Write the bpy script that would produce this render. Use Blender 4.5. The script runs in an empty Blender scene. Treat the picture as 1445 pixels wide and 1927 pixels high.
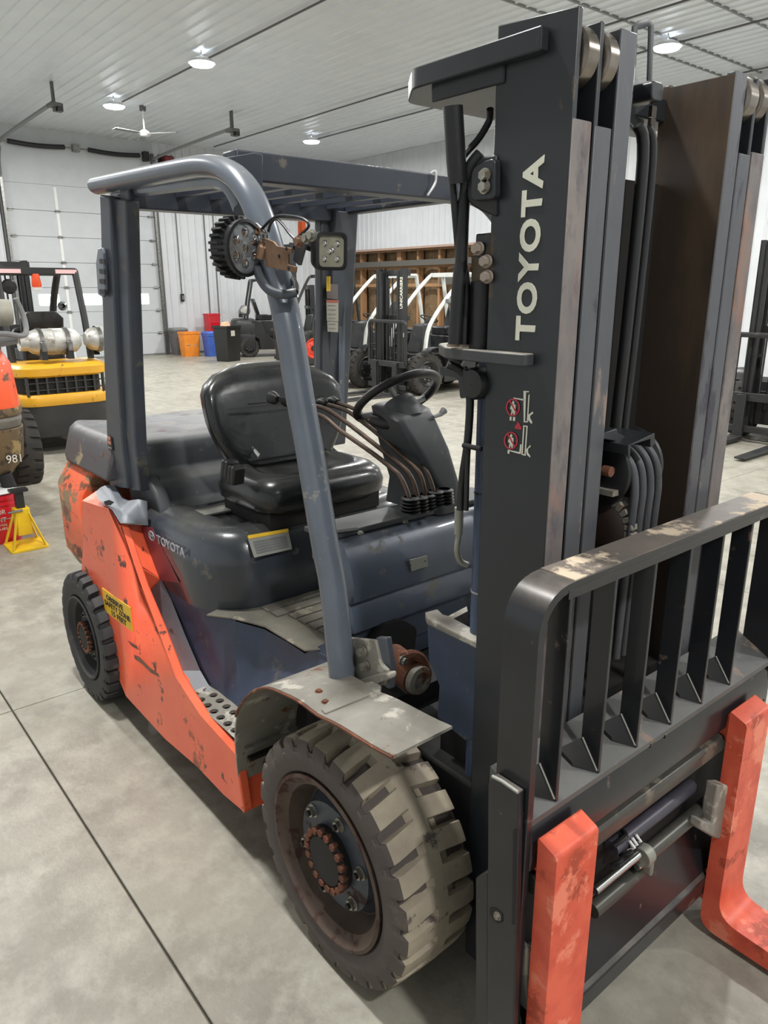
import bpy, bmesh, math, random
from mathutils import Vector, Matrix, Euler
random.seed(7)
# ------------------------------------------------------------------ camera
SC = bpy.context.scene
COL = SC.collection
IW, IH = 1445, 1927
F, YAW, PITCH, ROLL = 1395.1, 2.45272, .291141, -.003287
CAM = Vector((1.368, -0.912, 1.81))
def _axes():
    f = Vector((math.cos(PITCH)*math.cos(YAW), math.cos(PITCH)*math.sin(YAW), -math.sin(PITCH)))
    r = f.cross(Vector((0, 0, 1))).normalized(); u = r.cross(f)
    c, s = math.cos(ROLL), math.sin(ROLL)
    return (c*r+s*u), (-s*r+c*u), f
RX, UX, FX = _axes()
cd = bpy.data.cameras.new('camera'); cam = bpy.data.objects.new('camera', cd); COL.objects.link(cam)
cam.matrix_world = Matrix(((RX.x, UX.x, -FX.x, CAM.x), (RX.y, UX.y, -FX.y, CAM.y), (RX.z, UX.z, -FX.z, CAM.z), (0, 0, 0, 1)))
cd.sensor_fit = 'VERTICAL'; cd.sensor_height = 36; cd.lens = F/IH*36; cd.clip_start = .02; cd.clip_end = 200
SC.camera = cam
# ------------------------------------------------------------------ world, exposure
w = bpy.data.worlds.new('world'); SC.world = w; w.use_nodes = True
w.node_tree.nodes['Background'].inputs[0].default_value = (.8, .9, 1, 1)
w.node_tree.nodes['Background'].inputs[1].default_value = .3
SC.view_settings.view_transform = 'Standard'; SC.view_settings.look = 'None'
SC.view_settings.exposure = 0.45; SC.view_settings.gamma = 1; SC.view_settings.use_curve_mapping = False
LAMP_POWER = 150
# measured position helper: a point seen at (u,v) in the photograph that lies on a known plane
def P(u, v, **k):
    d = RX*((u-IW/2)/F)+UX*(-(v-IH/2)/F)+FX
    (a, val), = k.items(); i = 'xyz'.index(a)
    return CAM+d*((val-CAM[i])/d[i])
def PX(pts, **k): return [P(u, v, **k) for u, v in pts]
# ------------------------------------------------------------------ materials
def lin(c):
    return tuple((x/255/12.92 if x/255 <= .04045 else ((x/255+.055)/1.055)**2.4) for x in c)+(1,)
MATS = {}
def mat(name, col, rough=.5, metal=0.0, col2=None, sc=6, mixr=(.35, .7), wear=None, wear2=None, bump=0.0, bsc=40, spec=.5, coat=0.0, emit=0, dust=None, stretch=None, soft=0.0):
    """base colour varied by noise with col2; wear = (colour, amount 0..1, scale, roughness)"""
    if name in MATS: return MATS[name]
    m = bpy.data.materials.new(name); m.use_nodes = True; MATS[name] = m
    nt = m.node_tree; N = nt.nodes; L = nt.links; b = N['Principled BSDF']
    tc = N.new('ShaderNodeTexCoord'); mp = N.new('ShaderNodeMapping'); L.new(tc.outputs['Object'], mp.inputs[0])
    if stretch: mp.inputs['Scale'].default_value = stretch
    def noise(scale, det=6, r=.6):
        n = N.new('ShaderNodeTexNoise'); n.inputs['Scale'].default_value = scale; n.inputs['Detail'].default_value = det
        n.inputs['Roughness'].default_value = r; L.new(mp.outputs[0], n.inputs['Vector']); return n
    def ramp(src, a, bb):
        r = N.new('ShaderNodeMapRange'); r.inputs[1].default_value = a; r.inputs[2].default_value = bb; L.new(src, r.inputs[0]); return r.outputs[0]
    def mix(f, a, c):
        x = N.new('ShaderNodeMix'); x.data_type = 'RGBA'; L.new(f, x.inputs[0])
        if isinstance(a, tuple): x.inputs[6].default_value = a
        else: L.new(a, x.inputs[6])
        if isinstance(c, tuple): x.inputs[7].default_value = c
        else: L.new(c, x.inputs[7])
        return x.outputs[2]
    cur = lin(col); b.inputs['Roughness'].default_value = rough; rcur = None
    if col2:
        cur = mix(ramp(noise(sc).outputs[0], *mixr), cur, lin(col2))
    for wv in (wear, wear2):
        if wv:
            wc, am, wsc, wr = wv
            t = .70-am*.4
            f = ramp(noise(wsc, 10, .68).outputs[0], t-soft, t+.04+soft)
            cur = mix(f, cur, lin(wc))
            mr = N.new('ShaderNodeMix'); L.new(f, mr.inputs[0]); mr.inputs[3].default_value = wr
            if rcur is None: mr.inputs[2].default_value = rough
            else: L.new(rcur, mr.inputs[2])
            rcur = mr.outputs[0]
    if dust:
        g = N.new('ShaderNodeNewGeometry'); sp = N.new('ShaderNodeSeparateXYZ'); L.new(g.outputs['Normal'], sp.inputs[0])
        f = ramp(sp.outputs[2], .45, .95); mu = N.new('ShaderNodeMath'); mu.operation = 'MULTIPLY'
        L.new(f, mu.inputs[0]); L.new(ramp(noise(7, 8).outputs[0], .3, .7), mu.inputs[1])
        m3 = N.new('ShaderNodeMath'); m3.operation = 'MULTIPLY'; m3.inputs[1].default_value = dust[1]; L.new(mu.outputs[0], m3.inputs[0])
        cur = mix(m3.outputs[0], cur, lin(dust[0]))
    if isinstance(cur, tuple): b.inputs['Base Color'].default_value = cur
    else: L.new(cur, b.inputs['Base Color'])
    if rcur is not None: L.new(rcur, b.inputs['Roughness'])
    b.inputs['Metallic'].default_value = metal; b.inputs['Specular IOR Level'].default_value = spec
    b.inputs['Coat Weight'].default_value = coat
    if bump:
        bn = N.new('ShaderNodeBump'); bn.inputs['Strength'].default_value = bump; bn.inputs['Distance'].default_value = .01
        L.new(noise(bsc, 8).outputs[0], bn.inputs['Height']); L.new(bn.outputs[0], b.inputs['Normal'])
    if emit:
        b.inputs['Emission Color'].default_value = lin(col); b.inputs['Emission Strength'].default_value = emit
    return m
# ------------------------------------------------------------------ mesh builder
WP = {}
def rounded(pts, r, n=5):
    pts = [Vector(p) for p in pts]; out = []; m = len(pts)
    for i, p in enumerate(pts):
        a, c = pts[i-1], pts[(i+1) % m]
        rr = r[i] if isinstance(r, (list, tuple)) else r
        da, dc = (a-p), (c-p); k = min(rr, da.length*.49, dc.length*.49)
        if k <= 1e-5: out.append(p); continue
        A = p+da.normalized()*k; Cc = p+dc.normalized()*k
        for j in range(n+1):
            t = j/n; out.append(A*(1-t)**2+p*2*t*(1-t)+Cc*t*t)
    return out
def smoothpath(pts, k=6, closed=False):
    pts = [Vector(p) for p in pts]; n = len(pts); out = []
    g = (lambda i: pts[i % n]) if closed else (lambda i: pts[max(0, min(n-1, i))])
    for i in range(n if closed else n-1):
        p0, p1, p2, p3 = g(i-1), g(i), g(i+1), g(i+2)
        for j in range(k):
            t = j/k
            out.append(.5*((2*p1)+(p2-p0)*t+(2*p0-5*p1+4*p2-p3)*t*t+(3*p1-p0-3*p2+p3)*t**3))
    if not closed: out.append(pts[-1])
    return out
class MB:
    def __init__(s): s.v = []; s.f = []; s.fm = []; s.cm = 0
    def add(s, vs, fs):
        o = len(s.v); s.v += [tuple(v) for v in vs]; s.f += [tuple(i+o for i in f) for f in fs]; s.fm += [s.cm]*len(fs); return s
    def box(s, x0, x1, y0, y1, z0, z1):
        return s.prism([(x0, y0, z0), (x1, y0, z0), (x1, y1, z0), (x0, y1, z0)], (0, 0, z1-z0))
    def obox(s, c, sz, e=(0, 0, 0)):
        R = Euler(e).to_matrix(); a, b, d = [q/2 for q in sz]; c = Vector(c)
        vs = [c+R@Vector((i*a, j*b, k*d)) for k in (-1, 1) for i, j in ((-1, -1), (1, -1), (1, 1), (-1, 1))]
        return s.add(vs, [(0, 1, 2, 3), (4, 5, 6, 7), (0, 1, 5, 4), (1, 2, 6, 5), (2, 3, 7, 6), (3, 0, 4, 7)])
    def prism(s, pts, vec):
        pts = [Vector(p) for p in pts]; n = len(pts); vec = Vector(vec)
        return s.add(pts+[p+vec for p in pts], [tuple(range(n)), tuple(range(n, 2*n))]+[(i, (i+1) % n, n+(i+1) % n, n+i) for i in range(n)])
    def loft(s, loops, cap=True, closed=True):
        n = len(loops[0]); vs = [p for l in loops for p in l]; fs = []
        for k in range(len(loops)-1):
            for i in range(n if closed else n-1):
                j = (i+1) % n; fs.append((k*n+i, k*n+j, (k+1)*n+j, (k+1)*n+i))
        if cap: fs += [tuple(range(n)), tuple((len(loops)-1)*n+i for i in range(n))]
        return s.add(vs, fs)
    def tube(s, path, r, n=10, closed=False, ry=None, up=None):
        path = [Vector(p) for p in path]; m = len(path); loops = []; prev = None
        for i, p in enumerate(path):
            if closed: t = path[(i+1) % m]-path[i-1]
            else: t = path[min(i+1, m-1)]-path[max(i-1, 0)]
            t.normalize()
            if prev is None:
                q = Vector(up) if up else (Vector((0, 0, 1)) if abs(t.z) < .9 else Vector((1, 0, 0)))
            else: q = Vector(up) if up else prev
            a = (q-t*q.dot(t)).normalized(); prev = a; b = t.cross(a)
            rr = r[i] if isinstance(r, list) else r; r2 = ry if ry else rr
            loops.append([p+a*math.cos(2*math.pi*k/n)*rr+b*math.sin(2*math.pi*k/n)*r2 for k in range(n)])
        if closed: loops.append(loops[0])
        return s.loft(loops, cap=not closed)
    def cyl(s, a, b, r, n=16, r2=None):
        return s.tube([a, b], [r, r2 if r2 else r], n)
    def lathe(s, prof, c, axis='y', n=32, cap=False):
        c = Vector(c); loops = []
        for r, h in prof:
            l = []
            for k in range(n):
                a = 2*math.pi*k/n; ca, sa = math.cos(a)*r, math.sin(a)*r
                l.append(c+(Vector((ca, h, sa)) if axis == 'y' else Vector((h, ca, sa)) if axis == 'x' else Vector((ca, sa, h))))
            loops.append(l)
        return s.loft(loops, cap=cap)
    def hexbolt(s, c, r, h, axis='y'):
        c = Vector(c); ax = {'x': Vector((1, 0, 0)), 'y': Vector((0, 1, 0)), 'z': Vector((0, 0, 1))}[axis] if isinstance(axis, str) else Vector(axis).normalized()
        s.cyl(c, c+ax*h*.35, r*1.35, 14); return s.cyl(c+ax*h*.35, c+ax*h, r, 6)
    def grid(s, fn, nu, nv, cu=False, cv=False):
        vs = [fn(i/(nu if cu else nu-1), j/(nv if cv else nv-1)) for i in range(nu) for j in range(nv)]; fs = []
        for i in range(nu if cu else nu-1):
            for j in range(nv if cv else nv-1):
                a, b = (i+1) % nu, (j+1) % nv; fs.append((i*nv+j, a*nv+j, a*nv+b, i*nv+b))
        return s.add(vs, fs)
    def build(s, name, m, parent=None, bevel=0.0, seg=2, smooth=40, label=None, cat=None, group=None, kind=None, subsurf=0):
        me = bpy.data.meshes.new(name); me.from_pydata(s.v, [], s.f); me.validate()
        bm = bmesh.new(); bm.from_mesh(me)
        if len(s.fm) == len(bm.faces):
            for fc, k in zip(bm.faces, s.fm): fc.material_index = k
        bmesh.ops.remove_doubles(bm, verts=bm.verts, dist=1e-5); bmesh.ops.recalc_face_normals(bm, faces=bm.faces); bm.to_mesh(me); bm.free()
        for mm in (m if isinstance(m, (list, tuple)) else [m]): me.materials.append(mm)
        o = bpy.data.objects.new(name, me); COL.objects.link(o)
        if parent: setp(o, parent)
        else: WP[o.name] = Vector((0, 0, 0))
        if smooth:
            me.shade_smooth(); me.set_sharp_from_angle(angle=math.radians(smooth))
        if bevel:
            b = o.modifiers.new('bevel', 'BEVEL'); b.width = bevel; b.segments = seg; b.limit_method = 'ANGLE'; b.angle_limit = math.radians(35)
        if subsurf:
            b = o.modifiers.new('sub', 'SUBSURF'); b.levels = subsurf; b.render_levels = subsurf
        tag(o, label, cat, group, kind)
        return o
def setp(o, parent):
    o.parent = parent; q = WP.get(parent.name, Vector((0, 0, 0))); o.matrix_parent_inverse = Matrix.Translation(-q)
    WP[o.name] = Vector((0, 0, 0))
def tag(o, label=None, cat=None, group=None, kind=None):
    for k, v in (('label', label), ('category', cat), ('group', group), ('kind', kind)):
        if v: o[k] = v
    return o
def empty(name, loc, label, cat, group=None):
    o = bpy.data.objects.new(name, None); COL.objects.link(o); o.location = loc; o.empty_display_size = .1
    WP[o.name] = Vector(loc); tag(o, label, cat, group); return o
def part(name, fn, m, parent, **k):
    b = MB(); fn(b); return b.build(name, m, parent, **k)
def copy_tree(o, parent=None):
    c = o.copy(); COL.objects.link(c); WP[c.name] = WP.get(o.name, Vector((0, 0, 0))).copy()
    if parent: c.parent = parent
    for ch in list(o.children): copy_tree(ch, c)
    return c
def text(s, name, m, parent, origin, right, up, size, depth=.0008, bold=.0, width=None, sp=1.0):
    cu = bpy.data.curves.new(name, 'FONT'); cu.body = s; cu.size = 1; cu.extrude = depth/size; cu.offset = bold; cu.align_x = 'LEFT'; cu.space_character = sp
    cu.resolution_u = 4
    to = bpy.data.objects.new('tmp', cu); COL.objects.link(to); dg = bpy.context.evaluated_depsgraph_get(); dg.update()
    me = bpy.data.meshes.new_from_object(to.evaluated_get(dg)); COL.objects.unlink(to); bpy.data.objects.remove(to)
    right = Vector(right).normalized(); up = Vector(up); up = (up-right*up.dot(right)).normalized(); nrm = right.cross(up)
    xs = [v.co.x for v in me.vertices]; ys = [v.co.y for v in me.vertices]; x0, x1, y0, y1 = min(xs), max(xs), min(ys), max(ys)
    sx = (width/(x1-x0)) if width else size/(y1-y0); sy = size/(y1-y0)
    for v in me.vertices:
        v.co = Vector(origin)+right*(v.co.x-x0)*sx+up*(v.co.y-y0)*sy+nrm*v.co.z*size
    me.materials.clear(); me.materials.append(m)
    o = bpy.data.objects.new(name, me); COL.objects.link(o); setp(o, parent); return o
# ------------------------------------------------------------------ materials list
M_conc = mat('concrete', (160, 156, 143), .42, 0, (134, 130, 119), sc=.8, mixr=(.35, .7), wear=((124, 119, 108), .36, 2.3, .5), wear2=((172, 169, 156), .36, 6, .38), bump=.12, bsc=60, soft=.1)
M_joint = mat('joint', (74, 70, 62), .9)
M_wall = mat('wall_metal', (208, 211, 214), .45, 0, (200, 204, 207), sc=2)
M_ceil = mat('ceiling_metal', (216, 221, 225), .36, .05, (208, 214, 219), sc=2)
M_door = mat('door_panel', (192, 196, 199), .5, 0, (186, 190, 193), sc=3)
M_trim = mat('grey_trim', (120, 122, 122), .55)
M_dtrim = mat('dark_trim', (92, 92, 92), .6)
M_wood = mat('lumber', (178, 138, 100), .7, 0, (150, 112, 78), sc=14, stretch=(1, 1, .15))
M_kraft = mat('insulation', (132, 108, 78), .9, 0, (100, 82, 60), sc=7, bump=.6, bsc=16)
M_glow = mat('window_glow', (236, 255, 240), .4, emit=3.0)
M_lamp = mat('lamp_glow', (245, 248, 255), .4, emit=14.0)
M_steel = mat('steel', (150, 150, 148), .35, .9, (110, 108, 104), sc=20)
M_black = mat('black_plastic', (26, 27, 29), .45)
M_white = mat('white_plastic', (225, 226, 224), .4)
# ------------------------------------------------------------------ room
XW, YB, ZC = -20.0, 14.6, 5.72
XF, YN = 7.0, -5.0
sx = [XW-.2, -17.3, -13.5, -9.62, -5.8, -1.97, 1.95, XF]
sy = [YN, -4.2, -.335, 3.55, 7.4, 11.25, YB+2.4]
floor = MB().box(XW-.2, XF, YN, YB+2.4, -.3, -.012).build('floor', M_joint, kind='structure')
G = .003
for i in range(len(sx)-1):
    for j in range(len(sy)-1):
        sl = MB().box(sx[i]+G, sx[i+1]-G, sy[j]+G, sy[j+1]-G, -.05, 0).build('slab', M_conc, floor, bevel=.004)
# ceiling: corrugated sheets with 9 inch ribs running along x
ceiling = MB().box(XW-.2, XF, YN, YB+2.4, ZC+.06, ZC+.2).build('ceiling', M_ceil, kind='structure')
def ribsheet(a0, a1, u0, u1, pitch, fn, rib=.022, w=.05):
    """profile across u (a0..a1) extruded along the second direction"""
    prof = []; n = max(1, round((a1-a0)/pitch)); p = (a1-a0)/n
    for k in range(n):
        q = a0+k*p; prof += [(q, 0), (q+p-w, 0), (q+p-w*.72, rib), (q+p-w*.28, rib)]
    prof.append((a1, 0)); b = MB()
    vs = [fn(a, u0, h) for a, h in prof]+[fn(a, u1, h) for a, h in prof]; m = len(prof)
    b.add(vs, [(i, i+1, m+i+1, m+i) for i in range(m-1)]); return b
xs_sheet = [XW-.2, -16.0, -11.8, -6.85, -5.03, -1.2, XF]
for i in range(len(xs_sheet)-1):
    y = YN
    while y < YB+.1:
        y2 = min(y+.95, YB+.1)
        ribsheet(y, y2, xs_sheet[i]+.006, xs_sheet[i+1]+.03, .2375, lambda a, u, h: (u, a, ZC-h+(.004 if u > xs_sheet[i]+1 else 0))).build('ceiling_panel', M_ceil, ceiling, smooth=0)
        y = y2
for x in (-6.83, -6.25, -5.03):
    MB().box(x-.02, x+.02, YN, YB, ZC-.026, ZC-.002).build('lap_strip', M_trim, ceiling)
# wall D (far left) with overhead door, ribbed siding elsewhere
wall_d = MB().box(XW-.3, XW-.06, YN, YB+2.4, 0, ZC+.1).build('wall_back', M_wall, kind='structure')
DY0, DY1, DZ = 4.46, 8.33, 4.42
def sidingD(y0, y1, z0, z1):
    y = y0
    while y < y1-.05:
        y2 = min(y+.92, y1)
        ribsheet(y, y2, z0, z1, .23, lambda a, u, h: (XW+h, a, u)).build('siding_panel', M_wall, wall_d, smooth=0); y = y2
sidingD(YN, DY0-.12, 0, ZC); sidingD(DY1+.12, YB+.1, 0, ZC)
MB().box(XW-.05, XW+.0, DY0-.12, DY1+.12, DZ, ZC).build('header_panel', M_door, wall_d)
for yy in (DY0-.1, DY1+.04):
    MB().box(XW, XW+.05, yy, yy+.09, 0, ZC-.3).build('door_jamb', M_dtrim, wall_d, bevel=.004)
MB().box(XW, XW+.04, YN, YB, 0, .05).build('baseboard_back', M_trim, kind='structure')
door = MB().box(XW-.06, XW-.045, DY0-.05, DY1+.05, 0, DZ).build('door_1', M_trim, kind='structure')
npan = 7; ph = DZ/npan
wins = [(4.98, 5.5), (6.0, 6.62), (7.36, 7.97)]
for k in range(npan):
    z0, z1 = k*ph+.004, (k+1)*ph-.004
    if k == 2:
        zw0, zw1 = 1.44, 1.73
        b = MB(); b.box(XW-.04, XW, DY0, DY1, z0, zw0); b.box(XW-.04, XW, DY0, DY1, zw1, z1)
        e = [DY0]+[q for wv in wins for q in wv]+[DY1]
        for q in range(0, len(e), 2): b.box(XW-.04, XW, e[q], e[q+1], zw0, zw1)
        b.build('door_section', M_door, door)
        for a, c in wins:
            pts = rounded([(XW+.004, a, zw0), (XW+.004, c, zw0), (XW+.004, c, zw1), (XW+.004, a, zw1)], .05)
            MB().prism(pts, (-.03, 0, 0)).build('window_pane', M_glow, door, label='bright daylit window in the overhead door')
    else: MB().box(XW-.04, XW, DY0, DY1, z0, z1).build('door_section', M_door, door, bevel=.004)
for k in range(1, npan):
    for y in (DY0+.12, 5.72, 7.05, DY1-.12):
        MB().box(XW, XW+.03, y-.05, y+.05, k*ph-.035, k*ph+.035).cyl((XW+.03, y-.08, k*ph), (XW+.03, y+.08, k*ph), .012, 8).build('hinge', M_steel, door)
for y in (5.72, 7.05): MB().box(XW, XW+.012, y-.035, y+.035, .05, DZ-.05).build('door_stile', M_white, door)
# door tracks, torsion springs, operator rails
def track(yc, name):
    r = empty('door_track', (XW+.1, yc, 0), name, 'door track')
    b = MB(); b.box(XW+.03, XW+.1, yc-.03, yc+.03, .02, 4.55)
    b.build('vertical_track', M_steel, r)
    pts = [(XW+.07, yc, 4.5), (XW+.1, yc, 4.85), (XW+.3, yc, 5.12), (XW+.65, yc, 5.28), (-15.3, yc, 5.36)]
    MB().tube(smoothpath(pts, 4), .04, 6, ry=.05).build('horizontal_track', M_trim, r)
    MB().box(-15.35, -15.25, yc-.02, yc+.02, 5.2, ZC+.05).box(-15.45, -15.15, yc-.1, yc+.1, 5.28, 5.34).build('track_hanger', M_dtrim, r)
    MB().box(-15.36, -15.2, yc+.03, yc+.14, 5.2, 5.34).build('track_bumper', M_black, r)
track(DY0-.02, 'steel overhead door track on the left side of the far door'); track(DY1+.02, 'steel overhead door track on the right side, beside the red box')
sh = empty('spring_shaft', (XW+.12, 6.3, 5.33), 'torsion spring shaft with two black springs above the far overhead door', 'door shaft')
MB().cyl((XW+.12, 4.3, 5.33), (XW+.12, 8.28, 5.33), .016, 10).build('shaft', M_steel, sh)
for a, c in ((4.7, 6.05), (6.65, 8.02)):
    path = [(XW+.12, a+(c-a)*t/20, 5.33-.035*math.sin(math.pi*t/20)) for t in range(21)]
    MB().tube(path, .058, 12).build('torsion_spring', M_black, sh)
MB().box(XW+.02, XW+.2, 8.12, 8.27, 5.2, 5.44).build('cable_drum', M_black, sh, bevel=.01)
MB().box(XW+.02, XW+.16, 6.25, 6.42, 5.25, 5.42).build('spring_bracket', M_steel, sh, bevel=.01)
rb = empty('alarm_box', (XW+.06, 8.95, 5.1), 'dark red electrical box high on the wall right of the overhead door', 'electrical box')
MB().box(XW+.04, XW+.3, 8.66, 8.95, 5.0, 5.38).build('housing', mat('darkred', (112, 26, 34), .5), rb, bevel=.04, seg=3)
MB().box(XW+.02, XW+.06, 8.58, 8.72, 4.9, 5.42).build('back_plate', M_black, rb)
# cables and conduits on wall D
for y, z0, z1, nm in ((8.98, 1.73, 5.45, 'conduit'), (9.85, .4, 5.5, 'conduit'), (10.15, .4, 5.5, 'conduit')):
    tag(MB().cyl((XW+.03, y, z0), (XW+.03, y, z1), .013, 8).build(nm, M_dtrim), {8.98: 'thin conduit running down the far wall to the small switch box', 9.85: 'left one of two thin pipes side by side on the far wall', 10.15: 'right one of two thin pipes side by side on the far wall'}[y], 'conduit', 'wall conduits')
sw = empty('switch_box', (XW+.05, 8.98, 1.62), 'small black door switch box on the white wall right of the door', 'switch')
MB().box(XW+.02, XW+.08, 8.93, 9.03, 1.5, 1.72).build('housing', M_black, sw, bevel=.01); MB().box(XW+.08, XW+.09, 8.955, 9.005, 1.55, 1.67).build('button_plate', M_trim, sw)
# wall B (right/back): white ribbed siding above open stud framing
wall_b = MB().box(XW-.2, XF, YB+.02, YB+.2, 3.02, ZC+.1).build('wall_right', M_wall, kind='structure')
x = XW
while x < XF-.05:
    x2 = min(x+.92, XF); zl = 3.04 if x < -11.9 else (0 if x > -12 else 3.04)
    ribsheet(x, x2, zl, ZC, .23, lambda a, u, h: (a, YB-h, u)).build('siding_panel', M_wall, wall_b, smooth=0); x = x2
MB().box(-11.95, XF, YB+.02, YB+.2, 0, 3.02).build('wall_lower', M_wall, kind='structure')
MB().box(XW, -11.9, YB-.03, YB+.01, 2.98, 3.04).build('trim_1', mat('pinktrim', (176, 150, 136), .6), kind='structure')
fr = empty('stud_wall', (-16, YB+.3, 0), 'open wooden stud wall with brown insulation below the white siding', 'stud wall')
MB().box(XW, -11.0, YB+.62, YB+.7, 0, 3.2).build('sheathing', M_kraft, fr)
xx = XW+.1; k = 0
while xx < -11.3:
    MB().box(xx, xx+.09 if k % 3 else xx+.2, YB+.25, YB+.45, 0, 3.02).build('stud', M_wood, fr)
    pts = 9
    b = MB(); x0 = xx+.09; 
    b.grid(lambda u, v: Vector((xx+.1+u*.8, YB+.52-.1*math.sin(math.pi*u)-.03*math.sin(9*v+k), v*2.95)), 7, 12); b.build('insulation_batt', M_kraft, fr)
    xx += .93; k += 1
for z in (.6, 1.9, 2.45, 2.93):
    MB().box(XW, -11.3, YB+.18, YB+.25, z, z+.09).build('rail_board', M_wood, fr)
MB().box(-14.9, -12.2, YB-.02, YB+.1, 1.95, 2.25).build('header_board', mat('greyboard', (92, 90, 84), .7), fr)
MB().box(XW, -12.1, YB-.01, YB+.12, 2.5, 2.66).build('header_beam', mat('greyboard', (92, 90, 84), .7), fr)
# walls out of view close the room
MB().box(XF, XF+.2, YN, YB+2.4, 0, ZC+.1).build('wall_front', M_wall, kind='structure')
MB().box(XW-.2, XF, YN-.2, YN, 0, ZC+.1).build('wall_left', M_wall, kind='structure')
MB().box(XW-.2, -11.0, YB+2.2, YB+2.4, 0, 3.2).build('wall_alcove', M_wood, kind='structure')
# conduits under the ceiling
for (x0, x1, y) in ((-19.3, 4, 9.97), (-16.6, 4, 11.6), (-15.8, 4, 6.03), (-6.6, 4, 14.2)):
    tag(MB().cyl((x0, y, ZC-.05), (x1, y, ZC-.05), .016, 8).build('ceiling_conduit', M_dtrim), {9.97: 'long dark ceiling conduit passing between the two rows of lamps', 11.6: 'dark ceiling conduit running to the lamp above the guard crossbeam', 6.03: 'dark ceiling conduit passing over the ceiling fan and its lamps', 14.2: 'dark ceiling conduit close to the right wall'}[y], 'conduit', 'ceiling conduits')
# high-bay lamps
def highbay(x, y, label='bright round high bay lamp outside the photographed part of the ceiling', g='high bay lamps out of view'):
    r = empty('high_bay_lamp', (x, y, ZC), label, 'lamp', g)
    zb = ZC-.2
    MB().cyl((x, y, zb+.1), (x, y, ZC), .012, 8).build('stem', M_trim, r)
    MB().lathe([(.04, .10), (.10, .09), (.18, .05), (.23, 0), (.21, 0)], (x, y, zb), 'z', 24).build('housing', M_white, r)
    MB().lathe([(.0001, -.05), (.12, -.045), (.19, -.03), (.215, .004)], (x, y, zb), 'z', 24).build('diffuser', M_lamp, r)
    l = bpy.data.lights.new('lamp_light', 'AREA'); l.shape = 'DISK'; l.size = .36; l.energy = LAMP_POWER; l.color = (1, .985, .96)
    lo = bpy.data.objects.new('lamp_light', l); COL.objects.link(lo); lo.parent = r; lo.location = (0, 0, -.26)
for u, v, lb in ((215, 202, 'bright high bay lamp just left of the ceiling fan'), (380, 122, 'bright high bay lamp above and right of the ceiling fan'), (586, 268, 'bright high bay lamp above the front crossbeam of the overhead guard'), (833, 201, 'small bright high bay lamp beside the hose under the mast top beam'), (1255, 92, 'bright high bay lamp between the two rails of the mast')):
    p = P(u, v, z=ZC-.22); highbay(p.x, p.y, lb, 'high bay lamps in view')
for yy in (-.3, 6.3, 12.1):
    for xx in (-17.3, -12.3, -6.85, -1.5, 3.9):
        if yy < 0 or xx > -7 and not (yy > 12 and xx < -6): highbay(xx, yy)
# ceiling fan
fn = empty('ceiling_fan', (-16.1, 6.6, ZC), 'white three-blade ceiling fan on a long rod near the far lamp', 'ceiling fan')
MB().cyl((-16.1, 6.6, ZC-.1), (-16.1, 6.6, ZC), .07, 14).build('canopy', M_dtrim, fn)
MB().cyl((-16.1, 6.6, ZC-.52), (-16.1, 6.6, ZC-.05), .02, 10).build('down_rod', M_white, fn)
MB().lathe([(.001, -.05), (.1, -.045), (.14, 0), (.1, .05), (.03, .09)], (-16.1, 6.6, ZC-.56), 'z', 20).build('motor', M_white, fn)
for a in (.75, 2.85, 4.9):
    d = Vector((math.cos(a), math.sin(a), 0)); n = Vector((-d.y, d.x, .12)); c = Vector((-16.1, 6.6, ZC-.56))
    MB().prism([c+d*.1+n*.03, c+d*.25+n*.06, c+d*.75+n*.07, c+d*.75-n*.07, c+d*.25-n*.06, c+d*.1-n*.03], (0, 0, .01)).build('blade', M_trim, fn)
# ------------------------------------------------------------------ main forklift: materials
M_or = mat('orange_paint', (255, 116, 78), .38, 0, (246, 98, 66), sc=4, wear=((150, 84, 58), .2, 3.2, .6), wear2=((90, 60, 50), .2, 11, .6), spec=.5, coat=.2, bump=.05, bsc=30)
M_orc = mat('orange_scraped', (253, 118, 72), .4, 0, (246, 102, 62), sc=4, wear=((140, 122, 92), .46, 3.0, .7), wear2=((124, 76, 56), .38, 8, .7), bump=.25, bsc=14, stretch=(1, 1, 1.6))
M_ork = mat('fork_orange', (230, 104, 76), .42, 0, (208, 82, 60), sc=9, mixr=(.4, .62), wear=((176, 74, 52), .34, 7, .5), wear2=((240, 136, 108), .34, 5, .45), bump=.1, bsc=30)
M_blue = mat('slate_blue', (66, 80, 106), .5, 0, (54, 64, 82), sc=5, wear=((96, 96, 96), .22, 9, .6), coat=.05, dust=((120, 118, 112), .5))
M_hood = mat('hood_plastic', (60, 66, 74), .26, 0, (54, 58, 64), sc=5, wear=((98, 92, 82), .22, 6, .55), dust=((104, 102, 94), .75), coat=.35)
M_cover = mat('rear_cover', (68, 72, 80), .45, 0, (78, 70, 68), sc=6, wear=((150, 134, 108), .3, 7, .7), wear2=((84, 56, 48), .3, 9, .7), dust=((128, 130, 130), .8))
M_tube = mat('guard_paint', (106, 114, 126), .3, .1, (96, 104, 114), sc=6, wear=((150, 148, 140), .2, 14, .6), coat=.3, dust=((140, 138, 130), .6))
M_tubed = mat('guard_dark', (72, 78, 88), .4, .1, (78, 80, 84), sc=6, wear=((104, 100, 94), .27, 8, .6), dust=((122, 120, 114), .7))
M_grey = mat('grey_trim_panel', (128, 133, 140), .45, 0, (112, 116, 122), sc=8, wear=((92, 88, 82), .26, 10, .6))
M_dirtm = mat('dusty_steel', (150, 147, 138), .55, .1, (122, 116, 106), sc=5, wear=((120, 84, 62), .28, 8, .8), wear2=((186, 182, 170), .34, 6, .7), bump=.12, bsc=30)
M_rust = mat('rust', (122, 74, 52), .8, 0, (84, 52, 40), sc=16, wear=((160, 110, 80), .3, 12, .8), bump=.3, bsc=30)
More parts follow.
